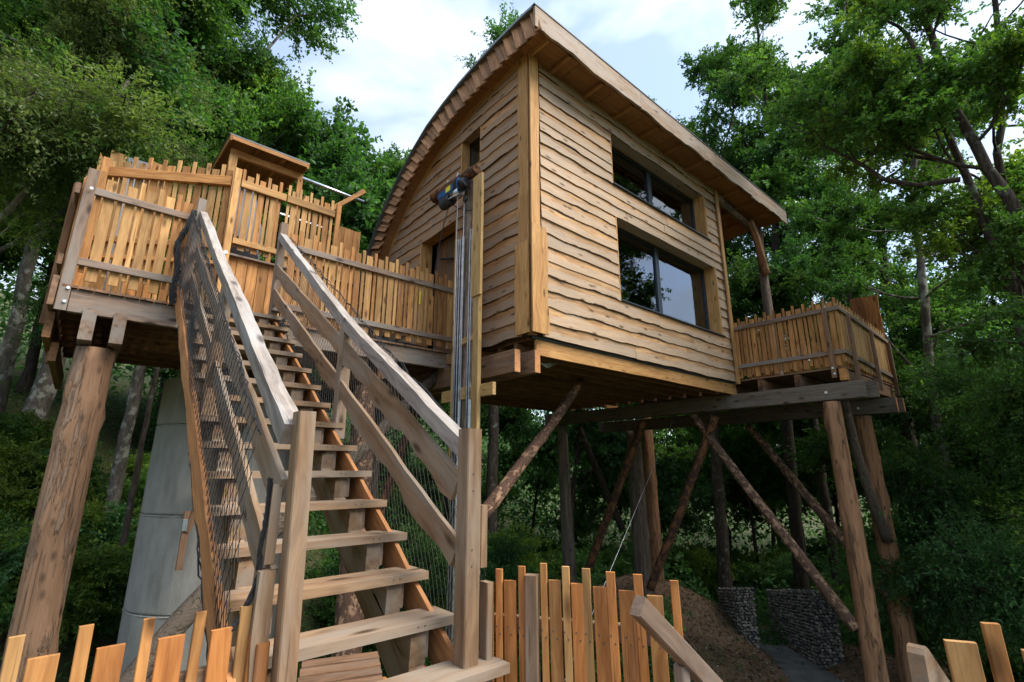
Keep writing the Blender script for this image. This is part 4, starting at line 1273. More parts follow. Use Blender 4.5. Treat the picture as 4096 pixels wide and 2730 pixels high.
# ---------------- safety nets, knotted diamond mesh
def net(label, x, ya, za, yb, zb, h, cell, rr, seed, out=1):
    r = random.Random(seed)
    V, F = [], []
    sl = (zb - za) / (yb - ya)
    L = yb - ya
    k_ = 2.1
    def P(s, hh):
        bul = 0.012 * math.sin(3.14 * hh / h) + 0.015 * math.sin(s * 3.1 + seed) * math.sin(3.14 * hh / h)
        w = 0.010 * math.sin(s * 7 + hh * 5)
        return Vector((x + out * bul, ya + s + w, za + sl * s + hh + 0.008 * math.sin(s * 13)))
    for sgn in (1, -1):
        s0 = -h / k_ - cell if sgn > 0 else 0
        s1 = L if sgn > 0 else L + h / k_ + cell
        s = s0
        while s < s1:
            pts = []
            nst = 14
            for q in range(nst + 1):
                hh = h * q / nst
                ss = s + sgn * hh / k_
                # strands zig-zag a little between the knots
                if 0 <= ss <= L:
                    pts.append(P(ss, hh))
                elif pts:
                    break
            if len(pts) > 1:
                v_, f_ = tube_arrays(pts, rr, 3, cap=False)
                o_ = len(V)
                V += v_
                F += [[a + o_ for a in ff] for ff in f_]
            s += cell
    # gathered edges: rope along top and bottom
    for hh in (0.0, h):
        for q in range(2):
            pts = [P(s, hh) + Vector((r.uniform(-.012, .012), r.uniform(-.01, .01), r.uniform(-.018, .018))) for s in np.arange(0, L, 0.07)]
            v_, f_ = tube_arrays(pts, 0.0045, 4, cap=False)
            o_ = len(V)
            V += v_
            F += [[a + o_ for a in ff] for ff in f_]
    o = Vector((x, ya, za))
    ob = link('safety_net', mesh('safety_net', [p - o for p in V], F, M['rope']), None, loc=o)
    return tag(ob, label, 'net', 'black safety nets along the stairs')
net('black diamond-mesh safety net stretched along the left side of the stairs', 0.60, 2.42, -1.10, 6.98, 1.95, 1.25, 0.066, 0.0020, 1, -1)
net('black safety net along the right side of the stairs', 1.77, 2.30, -1.20, 7.0, 2.0, 1.25, 0.06, 0.0016, 2, 1)
def bundle(label, pts, rad, seed, nn_=16):
    r = random.Random(seed)
    V, F = [], []
    P_ = [Vector(p) for p in pts]
    for q in range(nn_):
        ph, am = r.uniform(0, 6), r.uniform(.4, 1)
        path = []
        for i in range(len(P_) - 1):
            for t in np.linspace(0, 1, 7)[:-1]:
                c_ = P_[i].lerp(P_[i + 1], float(t))
                u = i + t
                rr = rad * am * (1 + .5 * math.sin(u * 2.7 + ph))
                path.append(c_ + Vector((rr * math.cos(u * 4 + ph) + r.uniform(-.004, .004), rr * .6 * math.sin(u * 5 + ph), rr * math.sin(u * 4.3 + ph))))
        v_, f_ = tube_arrays(path, 0.004 + rad * .05, 4, cap=False)
        o_ = len(V)
        V += v_
        F += [[a + o_ for a in ff] for ff in f_]
    o = P_[0]
    ob = link('net_bundle', mesh('net_bundle', [p - o for p in V], F, M['rope']), None, loc=o)
    return tag(ob, label, 'net edge')
bundle('black bunched net edge hanging at the left head of the stairs', [(0.62, 7.02, 3.22), (0.58, 6.98, 2.95), (0.50, 6.95, 2.7), (0.54, 6.95, 2.4), (0.52, 6.9, 2.1), (0.56, 6.85, 1.86)], 0.035, 3, 26)
bundle('black gathered net rope tied down the left newel post with white ties', [(0.665, 2.42, -.05), (0.67, 2.42, -.20), (0.655, 2.41, -.33), (0.66, 2.41, -.42), (0.635, 2.40, -.52), (0.60, 2.40, -.60), (0.575, 2.39, -.64)], 0.008, 4, 12)
bundle('tangle of black net beside the right head of the stairs', [(1.80, 7.0, 2.15), (1.86, 6.98, 2.0), (1.83, 6.98, 1.92)], 0.05, 6, 14)

# ================================================================== HOIST MAST
XM = 4.42
ms_ = thing('hoist_mast', 'tall timber and steel channel mast of the goods hoist at the house corner', 'mast', (XM, 6.2, ground_z(XM, 6.2)))
zg = ground_z(XM, 6.2)
for k_, y in enumerate((6.505, 6.455, 6.40)):
    bar('steel_channel', ms_, (XM - .02 + .008 * k_, y, zg), (XM - .02 + .008 * k_, y, 3.84 + (.03 if k_ == 2 else 0)), 0.028, 0.05, M['metal'], up=(0, 1, 0))
for k_, y in enumerate((6.185, 6.145)):
    bar('steel_channel', ms_, (XM + .0 + .01 * k_, y, zg), (XM + .01 * k_, y, 3.92), 0.026, 0.05, M['metal'], up=(0, 1, 0))
log('mast_pole', ms_, (XM + .16, 6.38, zg), (XM + .14, 6.42, 5.0), 0.115, 0.095, M['log_grey'], 51, 0.01, 4, 14)
bar('mast_timber', ms_, (XM + .0, 5.96, zg), (XM + .0, 5.96, 2.70), 0.15, 0.07, M['yellow'], up=(0, 1, 0))
bar('mast_timber', ms_, (XM - .03, 6.555, 0.0), (XM - .03, 6.555, 3.86), 0.03, 0.06, M['yellow'], up=(0, 1, 0))
strip('mast_plank', ms_, (XM - .06, 6.07, 2.66), (0, 0, 1), (0, -1, 0), 2.18, 0, 0.24, 0.05, M['yellow'], seed=401, wlo=.003)
bar('cross_piece', ms_, (XM + .05, 6.95, 1.14), (XM + .05, 5.58, 1.14), 0.19, 0.06, M['yellow'])
bar('cross_piece', ms_, (XM + .02, 6.45, 1.98), (XM + .02, 5.95, 2.02), 0.10, 0.05, M['yellow'])
bar('cross_piece', ms_, (XM + .02, 6.45, -1.35), (XM + .02, 5.85, -1.35), 0.14, 0.05, M['yellow'])
log('crossbar_log', ms_, (XM - .05, 7.32, 5.00), (XM - .05, 6.0, 4.99), 0.105, 0.085, M['log_rust'], 52, 0.02, 5, 14)
ho = thing('electric_hoist', 'blue and black electric hoist chained under the log crossbar of the mast', 'hoist', (XM - .06, 6.6, 4.75))
hb = bar('hoist_body', ho, (XM - .12, 6.98, 4.83), (XM - .12, 6.50, 4.83), 0.15, 0.15, M['blue'], ch=.02)
bar('label', hb, (XM - .198, 6.72, 4.84), (XM - .198, 6.58, 4.84), 0.10, 0.003, M['yellowlabel'])
bar('switch_box', ho, (XM - .12, 6.495, 4.83), (XM - .12, 6.36, 4.83), 0.15, 0.155, M['black'], ch=.02)
bar('cover_plate', ho, (XM - .12, 6.355, 4.82), (XM - .12, 6.325, 4.82), 0.21, 0.20, M['blue'], ch=.03)
tube('gear_housing', ho, [(XM - .12, 6.32, 4.80), (XM - .12, 6.18, 4.80)], [.105, .085], M['black'], 14)
tube('motor', ho, [(XM - .12, 6.95, 4.66), (XM - .12, 6.93, 4.66), (XM - .12, 6.62, 4.66)], [.05, .095, .095], M['black'], 14)
for k_ in range(9):
    tube('motor_fin', ho, [(XM - .12, 6.90 - .03 * k_, 4.66), (XM - .12, 6.888 - .03 * k_, 4.66)], .105, M['membrane'], 12, False)
tube('drum', ho, [(XM - .12, 6.60, 4.70), (XM - .12, 6.36, 4.70)], .075, M['metal'], 14)
tube('guard', ho, [(XM - .16, 6.60, 4.66), (XM - .24, 6.55, 4.58), (XM - .24, 6.38, 4.56), (XM - .16, 6.34, 4.62)], .006, M['white'], 5)
def chain(y):
    for k_ in range(5):
        c_ = Vector((XM - .10, y, 4.93 + .045 * k_))
        pts = [c_ + Vector(((.014 * math.cos(a_) if k_ % 2 else 0), (0 if k_ % 2 else .014 * math.cos(a_)), .026 * math.sin(a_))) for a_ in np.linspace(0, 6.283, 9)]
        tube('chain_link', ho, pts, .0055, M['white'], 5, org=c_)
chain(6.82); chain(6.50)
tube('pulley', ho, [(XM - .15, 6.20, 4.46), (XM - .11, 6.20, 4.46)], .05, M['black'], 12)
for y in (6.43, 6.225):
    tube('hoist_cable', ho, [(XM - .13, y, 4.62 if y > 6.3 else 4.50), (XM - .10, y + .02, 2.0), (XM - .06, y + .04, -1.2)], .006, M['steelwire'], 5)
tube('power_cable', ho, [(XM - .12, 6.70, 4.58), (XM - .12, 6.85, 4.30), (XM - .10, 7.05, 3.8), (XM - .08, 7.18, 3.42), (XM - .06, 7.22, 3.0)], .010, M['black'], 6)
tube('power_cable', ho, [(XM - .12, 6.66, 4.58), (XM - .06, 6.5, 4.44), (XM + .04, 6.32, 4.36), (XM + .10, 6.25, 4.36)], .009, M['black'], 6)
gw = tube('guy_wire', None, [(11.25, 6.82, 1.12), (8.12, 6.65, -2.16), (5.45, 6.5, -4.95)], 0.006, M['steelwire'], 5)
tag(gw, 'taut thin steel wire running down from the cross beam towards the fence', 'wire')

# ================================================================== LANDING FENCES IN FRONT
pk = [M['picket'], M['picket'], M['larch']]
f1_ = thing('landing_fence', 'low orange picket fence at the bottom left of the stairs', 'fence', (0.2, 2.4, -1.5))
xs_ = [(-.075, -.035, -.53), (-.018, .062, -.605), (.098, .138, -.53), (.158, .238, -.61), (.28, .315, -.54), (.335, .42, -.615), (.445, .482, -.545), (.508, .583, -.62), (.603, .648, -.55)]
xs_ = [(-.30, -.22, -.60), (-.195, -.155, -.52), (-.135, -.095 + .02, -.60)][:2] + xs_
for i, (a_, b_, z) in enumerate(xs_):
    tl = rng.uniform(-.012, .012)
    bar('picket', f1_, ((a_ + b_) / 2 - tl, 2.40 + rng.uniform(-.003, .003), -1.5), ((a_ + b_) / 2, 2.40, z), b_ - a_, 0.022, rng.choice(pk + [M['larch_light']]), up=(1, 0, 0))
bar('rail', f1_, (-.4, 2.435, -.80), (.72, 2.435, -.80), 0.09, 0.04, M['stair'])
bar('end_post', f1_, (.665, 2.395, -1.5), (.662, 2.395, -.655), 0.035, 0.05, M['picket'], up=(1, 0, 0))
bar('end_post', f1_, (.70, 2.37, -1.5), (.695, 2.37, -.69), 0.05, 0.05, M['picket'], up=(1, 0, 0))

f2_ = thing('landing_fence', 'low orange picket fence curving right from the foot of the stairs', 'fence', (2.1, 2.0, -1.5))
A0 = Vector((1.84, 2.30, 0)); D0 = Vector((.56, -.83, 0))
def fp(s, z): return (A0.x + D0.x * s, A0.y + D0.y * s, z)
PK = [(-.03, .01, -.61, 0), (.022, .060, -.54, 0), (.070, .136, -.595, 0), (.150, .188, -.52, 0), (.272, .308, -.50, 2), (.318, .382, -.58, 0), (.39, .430, -.51, 1), (.437, .502, -.59, 0), (.497, .54, -.515, 1),
      (.552, .622, -.60, 0), (.622, .668, -.525, 0), (.682, .76, -.61, 0), (.760, .805, -.53, 0), (.823, .90, -.625, 0), (.94, .98, -.55, 0)]
for (a_, b_, z, kk) in PK:
    mt = {0: rng.choice(pk), 1: M['larch_light'], 2: M['larch']}[kk]
    s = (a_ + b_) / 2
    tl = .012
    bar('picket', f2_, fp(s + tl, -1.5), fp(s, z), b_ - a_, 0.022, mt, up=tuple(D0))
bar('rail', f2_, (A0.x + .02, A0.y + .045, -.82), (A0.x + D0.x * 1.0 + .02, A0.y + D0.y * 1.0 + .045, -.82), 0.09, 0.04, M['stair'])
bar('post', f2_, fp(.226, -1.5), fp(.226, -.56), 0.07, 0.06, M['stair'], up=tuple(D0))
bar('post', f2_, (1.80, 2.30, -1.5), (1.80, 2.30, -.60), 0.04, 0.07, M['stair'], up=(1, 0, 0))

def nails(parent, spots, nrm):
    V, F = [], []
    o = WM[parent.name].translation
    for p in spots:
        v_, f_ = tube_arrays([Vector(p), Vector(p) + Vector(nrm) * .0025], .0042, 6)
        k = len(V)
        V += [q - o for q in v_]
        F += [[a + k for a in ff] for ff in f_]
    ob = link('nail_heads', mesh('nail_heads', V, F, M['membrane']), parent, loc=o)
    ob['kind'] = 'stuff'
nails(f1_, [((a_ + b_) / 2 + dx, 2.388, -.83 + dz) for a_, b_, z in xs_ for dx, dz in ((-.012, .018), (.011, -.016))], (0, -1, 0))
nd = Vector((-.83, -.56, 0)).normalized()
nails(f2_, [Vector(fp((a_ + b_) / 2 + dx, -.84 + dz)) + nd * .011 for a_, b_, z, kk in PK for dx, dz in ((-.010, .018), (.010, -.016))], tuple(nd))
nails(st, [(1.70 + dx, 4.282, 1.0 + dz) for dx, dz in ((0, 0), (.02, .22), (-.02, -.25))] + [(1.66, 2.247, z) for z in (-.03, -.12, -.42, -.5)] + [(.80 + dx, y - .0005, z - .02) for (y, z) in TR for dx in (0, .68, .72)], (0, -1, 0))

# stair flight going down to the right: two handrails and its posts
hr1 = thing('lower_handrail', 'greyed wooden handrail of the lower flight starting at the curved picket fence', 'handrail', (1.93, 1.42, -1.5))
bar('rail', hr1, (1.90, 1.385, -.565), (3.3, 1.385, -1.66), 0.085, 0.055, M['railgrey'])
bar('post', hr1, (2.22, 1.40, -1.9), (2.22, 1.40, -.86), 0.06, 0.05, M['railgrey'], up=(1, 0, 0))
bar('rail_board', hr1, (2.10, 1.45, -1.02), (3.3, 1.45, -1.95), 0.15, 0.03, M['stair'])
hr2 = thing('lower_handrail', 'rounded wooden handrail end at the lower right, beside two pale boards', 'handrail', (2.12, .52, -1.5))
poly_prism('rail', hr2, [(0, -.30), (0, -.02), (.012, -.004), (.035, 0), (.06, -.012), (.5, -.32), (1.0, -.67), (1.0, -.85), (.4, -.45), (.10, -.30)], (2.13, .515, -.555), (1, 0, 0), (0, 0, 1), 0.045, M['stair'])
bar('post', hr2, (2.20, .50, -1.6), (2.20, .50, -.86), 0.09, 0.06, M['stair'], up=(1, 0, 0))
f3_ = thing('landing_fence', 'three orange pickets of the landing fence cut off at the lower right corner', 'fence', (2.4, .35, -1.5))
for (x0, y0, x1, y1, z, mt) in ((2.27, .44, 2.305, .365, -.55, 'larch_light'), (2.40, .355, 2.425, .315, -.505, 'larch'), (2.40, .27, 2.43, .20, -.565, 'larch_light'), (2.44, .16, 2.46, .12, -.52, 'picket')):
    c_ = Vector(((x0 + x1) / 2, (y0 + y1) / 2, 0)); d_ = Vector((x1 - x0, y1 - y0, 0))
    bar('picket', f3_, (c_.x + .02, c_.y - .02, -1.5), (c_.x, c_.y, z), d_.length, .022, M[mt], up=tuple(d_.normalized()))
bar('rail', f3_, (2.33, .46, -.80), (2.52, .05, -.80), .09, .04, M['stair'])

lp = thing('landing', 'timber landing at the foot of the stairs where the low fences stand', 'deck', (0.8, 1.0, -1.55))
for i in range(24):
    y = -1.2 + i * .152
    bar('deck_board', lp, (-1.2, y, -1.53), (2.15, y, -1.53), .142, .03, M['stair'], up=(0, 1, 0))
for (x, y) in ((-1.1, 2.2), (2.0, 2.0), (-1.1, -1.0), (2.0, -1.0)):
    bar('post', lp, (x, y, -5.4), (x, y, -1.56), .12, .12, M['beam'], up=(1, 0, 0))
for k_, (y, z) in enumerate(((0, -1.72), (0, -1.92), (0, -2.12), (0, -2.32))):
    bar('tread', lp, (2.2 + .27 * k_ + .12, .5, z), (2.2 + .27 * k_ + .12, 1.4, z), .26, .04, M['stair'], up=(1, 0, 0))

lt = thing('board_table', 'low platform of rough pale boards under the stairs', 'platform', (2.7, 6.0, -2.2))
for i in range(4):
    strip('platform_board', lt, (2.35 - .10 * i, 6.45 - .24 * i, -2.20 + .004 * i), (1, -.35, 0), (.35, 1, 0), 0.85, -.2, 0.0, 0.035, M['beam'], seed=500 + i, wlo=.02)
for (x, y) in ((2.5, 6.2), (3.0, 5.9), (2.45, 5.7), (2.9, 5.5)):
    bar('leg', lt, (x, y, -4.9), (x, y, -2.21), .07, .07, M['larch'], up=(1, 0, 0))
rd = poly_prism('red_board', None, [(0, 0), (.55, 0), (.50, .12), (.18, .38)], (3.15, 5.60, -2.52), Vector((.75, -.2, .1)).normalized(), (0.0, .35, .94), .02, M['red'])
tag(rd, 'red triangular board leaning behind the lowest visible treads', 'board')

# ================================================================== GABIONS
def gabion(label, L0, R0, length, zt0, zb0, zt1, zb1, seed):
    r = random.Random(seed)
    d = Vector((.77, .64, 0)).normalized()
    L0, R0 = Vector((*L0, 0)), Vector((*R0, 0))
    wv = R0 - L0
    g = thing('gabion_wall', label, 'gabion wall', (L0.x, L0.y, zb0), 'gabion walls along the path')
    def P(s, w, h):      # s along 0..1, w across 0..1, h 0..1
        zb = zb0 + (zb1 - zb0) * s
        zt = zt0 + (zt1 - zt0) * s
        return L0 + d * (length * s) + wv * w + Vector((0, 0, zb + (zt - zb) * h))
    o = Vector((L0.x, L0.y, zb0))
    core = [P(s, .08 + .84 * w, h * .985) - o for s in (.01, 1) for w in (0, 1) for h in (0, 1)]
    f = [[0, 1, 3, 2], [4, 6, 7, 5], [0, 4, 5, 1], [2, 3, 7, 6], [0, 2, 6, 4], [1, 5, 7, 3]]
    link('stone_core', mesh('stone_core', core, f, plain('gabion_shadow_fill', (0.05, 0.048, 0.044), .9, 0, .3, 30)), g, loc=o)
    # rounded cobbles packed against the faces
    V, F, T = [], [], []
    ico_v = [Vector(p) for p in ((0, 0, 1), (.89, 0, .45), (.28, .85, .45), (-.72, .53, .45), (-.72, -.53, .45), (.28, -.85, .45), (.72, .53, -.45), (-.28, .85, -.45), (-.89, 0, -.45), (-.28, -.85, -.45), (.72, -.53, -.45), (0, 0, -1))]
    ico_f = [[0, 1, 2], [0, 2, 3], [0, 3, 4], [0, 4, 5], [0, 5, 1], [1, 6, 2], [2, 7, 3], [3, 8, 4], [4, 9, 5], [5, 10, 1], [2, 6, 7], [3, 7, 8], [4, 8, 9], [5, 9, 10], [1, 10, 6], [6, 11, 7], [7, 11, 8], [8, 11, 9], [9, 11, 10], [10, 11, 6]]
    def stone(c, q):
        a, b_, c__ = q * r.uniform(.8, 1.35), q * r.uniform(.7, 1.1), q * r.uniform(.55, .85)
        rm = Matrix.Rotation(r.uniform(0, 3.1), 3, 'Z') @ Matrix.Rotation(r.uniform(-.5, .5), 3, 'X')
        i0 = len(V)
        tn = r.random()
        for p in ico_v:
            V.append(c + rm @ Vector((p.x * a, p.y * b_, p.z * c__)) - o)
            T.append(tn)
        F.extend([[i0 + k_ for k_ in ff] for ff in ico_f])
    Hh = zt0 - zb0
    q = .05
    def fill(fn, nu, nv):
        for i in range(nu):
            for j in range(nv):
                stone(fn((i + .5 + r.uniform(-.3, .3) + .5 * (j % 2)) / nu, (j + .5 + r.uniform(-.2, .2)) / nv), q * r.uniform(.8, 1.15))
    fill(lambda a, b_: P(.004, min(a, 1), b_), max(4, int(wv.length / .095)), int(Hh / .072))
    fill(lambda a, b_: P(min(a, 1), .05, b_), int(length / .13), int(Hh / .09))
    fill(lambda a, b_: P(min(a, 1), .95, b_), int(length / .13), int(Hh / .09))
    fill(lambda a, b_: P(min(a, 1), min(b_, 1), .965), int(length / .14), 4)
    me = mesh('stones', V, F, M['cobble'], True)
    A = me.attributes.new('tone', 'FLOAT', 'POINT')
    A.data.foreach_set('value', T)
    so = link('stones', me, g, loc=o)
    so['kind'] = 'stuff'
    # welded wire cage
    V, F = [], []
    def wire(a, b_, rr=.0035):
        v_, f_ = tube_arrays([a - o, b_ - o], rr, 3, cap=False)
        k_ = len(V)
        V.extend(v_)
        F.extend([[x + k_ for x in ff] for ff in f_])
    nw_ = max(3, int(wv.length / .10)); nh_ = int(Hh / .10); nl_ = int(length / .2)
    off = -d * .055
    for i in range(nw_ + 1): wire(P(0, i / nw_, 0) + off, P(0, i / nw_, 1) + off)
    for i in range(nh_ + 1): wire(P(0, -.08, i / nh_) + off, P(0, 1.08, i / nh_) + off)
    for w in (-.08, 1.08):
        for i in range(nl_ + 1): wire(P(i / nl_, w, 0), P(i / nl_, w, 1.02))
        for i in range(0, nh_ + 1, 2): wire(P(0, w, i / nh_), P(1, w, i / nh_))
        wire(P(0, w, 1.02), P(1, w, 1.02), .006)
        wire(P(0, w, 0) + off, P(0, w, 1.02) + off, .006)
    wo = link('wire_cage', mesh('wire_cage', V, F, M['wiremesh']), g, loc=o)
    return g
m, n, l, b = new_mat('river_cobble')
at = N(n, 'ShaderNodeAttribute'); at.attribute_name = 'tone'
r_ = n.new('ShaderNodeValToRGB')
for p_, c_ in ((0, (.12, .11, .10)), (.4, (.24, .22, .19)), (.75, (.34, .28, .21)), (1, (.50, .46, .39))):
    e = r_.color_ramp.elements[0] if p_ == 0 else (r_.color_ramp.elements[-1] if p_ == 1 else r_.color_ramp.elements.new(p_))
    e.color = (*c_, 1)
l.new(at.outputs['Fac'], r_.inputs['Fac'])
l.new(r_.outputs[0], b.inputs['Base Color'])
b.inputs['Roughness'].default_value = .75
M['cobble'] = m
gabion('left gabion wall of wired river stones, half buried in the brown bank', (15.05, 7.54), (15.5, 7.22), 2.3, -3.36, -5.1, -3.84, -5.6, 61)
gabion('right gabion wall of wired river stones, standing free behind the long brace', (15.74, 5.74), (16.28, 5.36), 4.0, -3.25, -5.25, -4.06, -5.85, 62)

# ================================================================== VEGETATION
npr = np.random.RandomState(5)

def cluster_mesh(name, rad, flat, ntw, per, leaf, seed, narrow=0.55, droop=0.0):
    """a leafy bough end: twigs fanning out, each carrying folded leaves"""
    r = np.random.RandomState(seed)
    V, F, T, MI = [], [], [], []
    base = 0
    nb_sub = max(3, ntw // 5)
    cen = r.normal(size=(nb_sub, 3))
    cen /= np.linalg.norm(cen, axis=1)[:, None]
    cen *= (r.uniform(.35, .8, size=(nb_sub, 1)) * rad)
    cen[:, 2] *= flat
    tw = []
    for i in range(ntw):
        c0 = cen[i % nb_sub] * r.uniform(.3, .6)
        d = r.normal(size=3)
        d /= np.linalg.norm(d)
        tip = cen[i % nb_sub] * .6 + d * rad * r.uniform(.3, .75) * np.array([1, 1, flat])
        tip[2] -= droop * rad * r.uniform(0, 1)
        tw.append((c0, tip))
    # leaves
    P = []
    D = []
    for c0, tip in tw:
        t = r.uniform(.25, 1.05, size=per)
        q = c0[None] + (tip - c0)[None] * t[:, None] + r.normal(size=(per, 3)) * rad * .032
        P.append(q)
        dd_ = (tip - c0) / (np.linalg.norm(tip - c0) + 1e-6)
        D.append(np.repeat(dd_[None], per, 0))
    P = np.concatenate(P); D = np.concatenate(D)
    n_ = len(P)
    ax = D * .5 + r.normal(size=(n_, 3)) * .7
    ax /= np.linalg.norm(ax, axis=1)[:, None]
    nr = r.normal(size=(n_, 3)) * .55 + np.array([0, 0, 1.0])
    sd = np.cross(ax, nr)
    sd /= (np.linalg.norm(sd, axis=1)[:, None] + 1e-6)
    nr = np.cross(sd, ax)
    L = leaf * r.uniform(.6, 1.25, size=(n_, 1))
    W = L * narrow * r.uniform(.8, 1.2, size=(n_, 1))
    v0 = P
    v1 = P + ax * L * .55 + sd * W * .5 + nr * L * .10
    v2 = P + ax * L - nr * L * .12
    v3 = P + ax * L * .5 - sd * W * .5 + nr * L * .10
    LV = np.stack([v0, v1, v2, v3], 1).reshape(-1, 3)
    LF = np.arange(n_ * 4).reshape(-1, 4)
    tone = np.clip(r.beta(2.2, 2.6, size=n_) + r.normal(size=n_) * .05, 0, 1)
    tf = np.concatenate([LF[:, [0, 1, 2]], LF[:, [0, 2, 3]]])
    Vl = [tuple(p) for p in LV]
    Fl = [tuple(int(q) for q in f_) for f_ in tf]
    tones = np.repeat(tone, 4).tolist()
    nleaf = len(Fl)
    for c0, tip in tw[::2]:
        v_, f_ = tube_arrays([(0, 0, 0), tuple(c0 * .9), tuple(tip * .98)], [.014, .009, .004], 3, cap=False)
        k = len(Vl)
        Vl += [tuple(p) for p in v_]
        tones += [0.5] * len(v_)
        Fl += [tuple(a + k for a in ff) for ff in f_]
    me = bpy.data.meshes.new(name)
    me.from_pydata(Vl, [], Fl)
    me.materials.append(M['leaf_green'])
    me.materials.append(M['twig'])
    mi = [0] * nleaf + [1] * (len(Fl) - nleaf)
    me.polygons.foreach_set('material_index', mi)
    A = me.attributes.new('tone', 'FLOAT', 'POINT')
    A.data.foreach_set('value', tones)
    me.update()
    return me

CL = {
    'oak': [cluster_mesh('oak_cluster', 1.75, .72, 74, 28, .135, 10 + i, .58) for i in range(4)],
    'spray': [cluster_mesh('spray_cluster', 1.0, .7, 30, 24, .115, 50 + i, .55) for i in range(4)],
    'fine': [cluster_mesh('fine_cluster', 1.6, .8, 84, 34, .095, 20 + i, .42, .25) for i in range(3)],
    'far': [cluster_mesh('far_cluster', 1.9, .8, 62, 26, .18, 30 + i, .6) for i in range(3)],
    'bush': [cluster_mesh('bush_cluster', 1.35, .65, 60, 40, .11, 40 + i, .62, .1) for i in range(4)],
}
nclu = [0]
def leafcluster(parent, p, s, kind, mat, r):
    me = r.choice(CL[kind])
    o = bpy.data.objects.new('leaf_cluster', me)
    col.objects.link(o)
    o.parent = parent
    w = Matrix.Translation(Vector(p)) @ Matrix.Rotation(r.uniform(0, 6.28), 4, 'Z') @ Matrix.Rotation(r.uniform(-.35, .35), 4, 'X') @ Matrix.Diagonal((s * r.uniform(.85, 1.15), s * r.uniform(.85, 1.15), s * r.uniform(.8, 1.1), 1))
    o.matrix_local = WM[parent.name].inverted() @ w
    o.material_slots[0].link = 'OBJECT'
    o.material_slots[0].material = M[mat]
    nclu[0] += 1
    o['kind'] = 'stuff'
    return o

def branch_path(p, d, L, r, wob=.25, up=.12, n_=6):
    pts = [Vector(p)]
    d = Vector(d).normalized()
    for i in range(n_):
        d = (d + Vector((r.uniform(-wob, wob), r.uniform(-wob, wob), r.uniform(-wob, wob) + up))).normalized()
        pts.append(pts[-1] + d * (L / n_))
    return pts

def tree(label, trunk, r0, r1, seed, kind='oak', mat='leaf_green', mat2=None, barkm='bark', limbs=9, t0=.35, LL=(2.5, 4.5), cs=(.8, 1.25), sub=4, el=(.15, .8), az=None, group=None, top=True,
         extra=(), name='tree', dens=1.0, limb_r=.42):
    r = random.Random(seed)
    T = [Vector(p) for p in trunk]
    root = thing(name, label, 'tree', tuple(T[0]), group)
    # resample the trunk
    P = []
    for i in range(len(T) - 1):
        nseg = max(1, int((T[i + 1] - T[i]).length / .5))
        for k in range(nseg):
            P.append(T[i].lerp(T[i + 1], k / nseg) + Vector((r.uniform(-.03, .03), r.uniform(-.03, .03), 0)))
    P.append(T[-1])
    nP = len(P)
    rad = [r0 + (r1 - r0) * (i / (nP - 1)) ** .9 for i in range(nP)]
    rad[0] *= 1.5
    if nP > 3: rad[1] *= 1.2
    V, F = tube_arrays(P, rad, 11, seed, .05)
    tips = []
    def add(pts, ra, rb, sides):
        v_, f_ = tube_arrays(pts, [ra + (rb - ra) * i / (len(pts) - 1) for i in range(len(pts))], sides, cap=False)
        k = len(V)
        V.extend(v_)
        F.extend([[a + k for a in ff] for ff in f_])
    jobs = []
    for i in range(limbs):
        t = t0 + (1 - t0) * (i + r.uniform(0, .8)) / limbs
        idx = min(nP - 1, int(t * (nP - 1)))
        a = az[0] + r.uniform(-az[1], az[1]) if az else i * 2.4 + r.uniform(-.5, .5)
        e = r.uniform(*el)
        L = r.uniform(*LL) * (1.15 - .5 * t)
        jobs.append((P[idx], Vector((math.cos(a) * math.cos(e), math.sin(a) * math.cos(e), math.sin(e))), L * 1.15, rad[idx] * limb_r))
    if top:
        jobs.append((P[-1], (P[-1] - P[-2]) + Vector((0, 0, .2)), r.uniform(*LL) * .7, rad[-1]))
    for (pts, ra) in extra:
        pts = [Vector(p) for p in pts]
        add(pts, ra, ra * .35, 7)
        for j in range(len(pts) * 2):
            u = r.uniform(.25, 1)
            q = pts[min(len(pts) - 1, int(u * len(pts)))]
            jobs.append((q, Vector((r.uniform(-1, 1), r.uniform(-1, 1), r.uniform(-.2, .9))), r.uniform(.8, 1.6), ra * .35))
    for (p, d, L, ra) in jobs:
        pts = branch_path(p, d, L, r)
        ra = max(.018, min(ra, .075))
        add(pts, ra, ra * .3, 6)
        tips.append((pts[-1], 1.0))
        if L > 1.7:
            ns = max(2, int(sub * L / 3.5))
            for j in range(ns):
                u = r.uniform(.3, .95)
                q = pts[min(len(pts) - 1, max(1, int(u * (len(pts) - 1) + .5)))]
                dd_ = (pts[-1] - pts[0]).normalized() + Vector((r.uniform(-1, 1), r.uniform(-1, 1), r.uniform(-.5, .8)))
                sp = branch_path(q, dd_, L * r.uniform(.22, .42), r, .3, .08, 4)
                add(sp, ra * .5, ra * .15, 5)
                tips.append((sp[-1], .9))
                if r.random() < .5: tips.append((sp[2], .7))
    o = T[0]
    me = mesh('trunk', [p - o for p in V], F, M[barkm], True)
    link('trunk', me, root, loc=o)
    for (q, w) in tips:
        if r.random() > dens: continue
        leafcluster(root, q + Vector((r.uniform(-.35, .35), r.uniform(-.35, .35), r.uniform(-.25, .35))), w * r.uniform(*cs), kind, mat2 if (mat2 and r.random() < .35) else mat, r)
    return root

def gz(x, y): return ground_z(x, y) - .15
def base(x, y): return (x, y, gz(x, y))

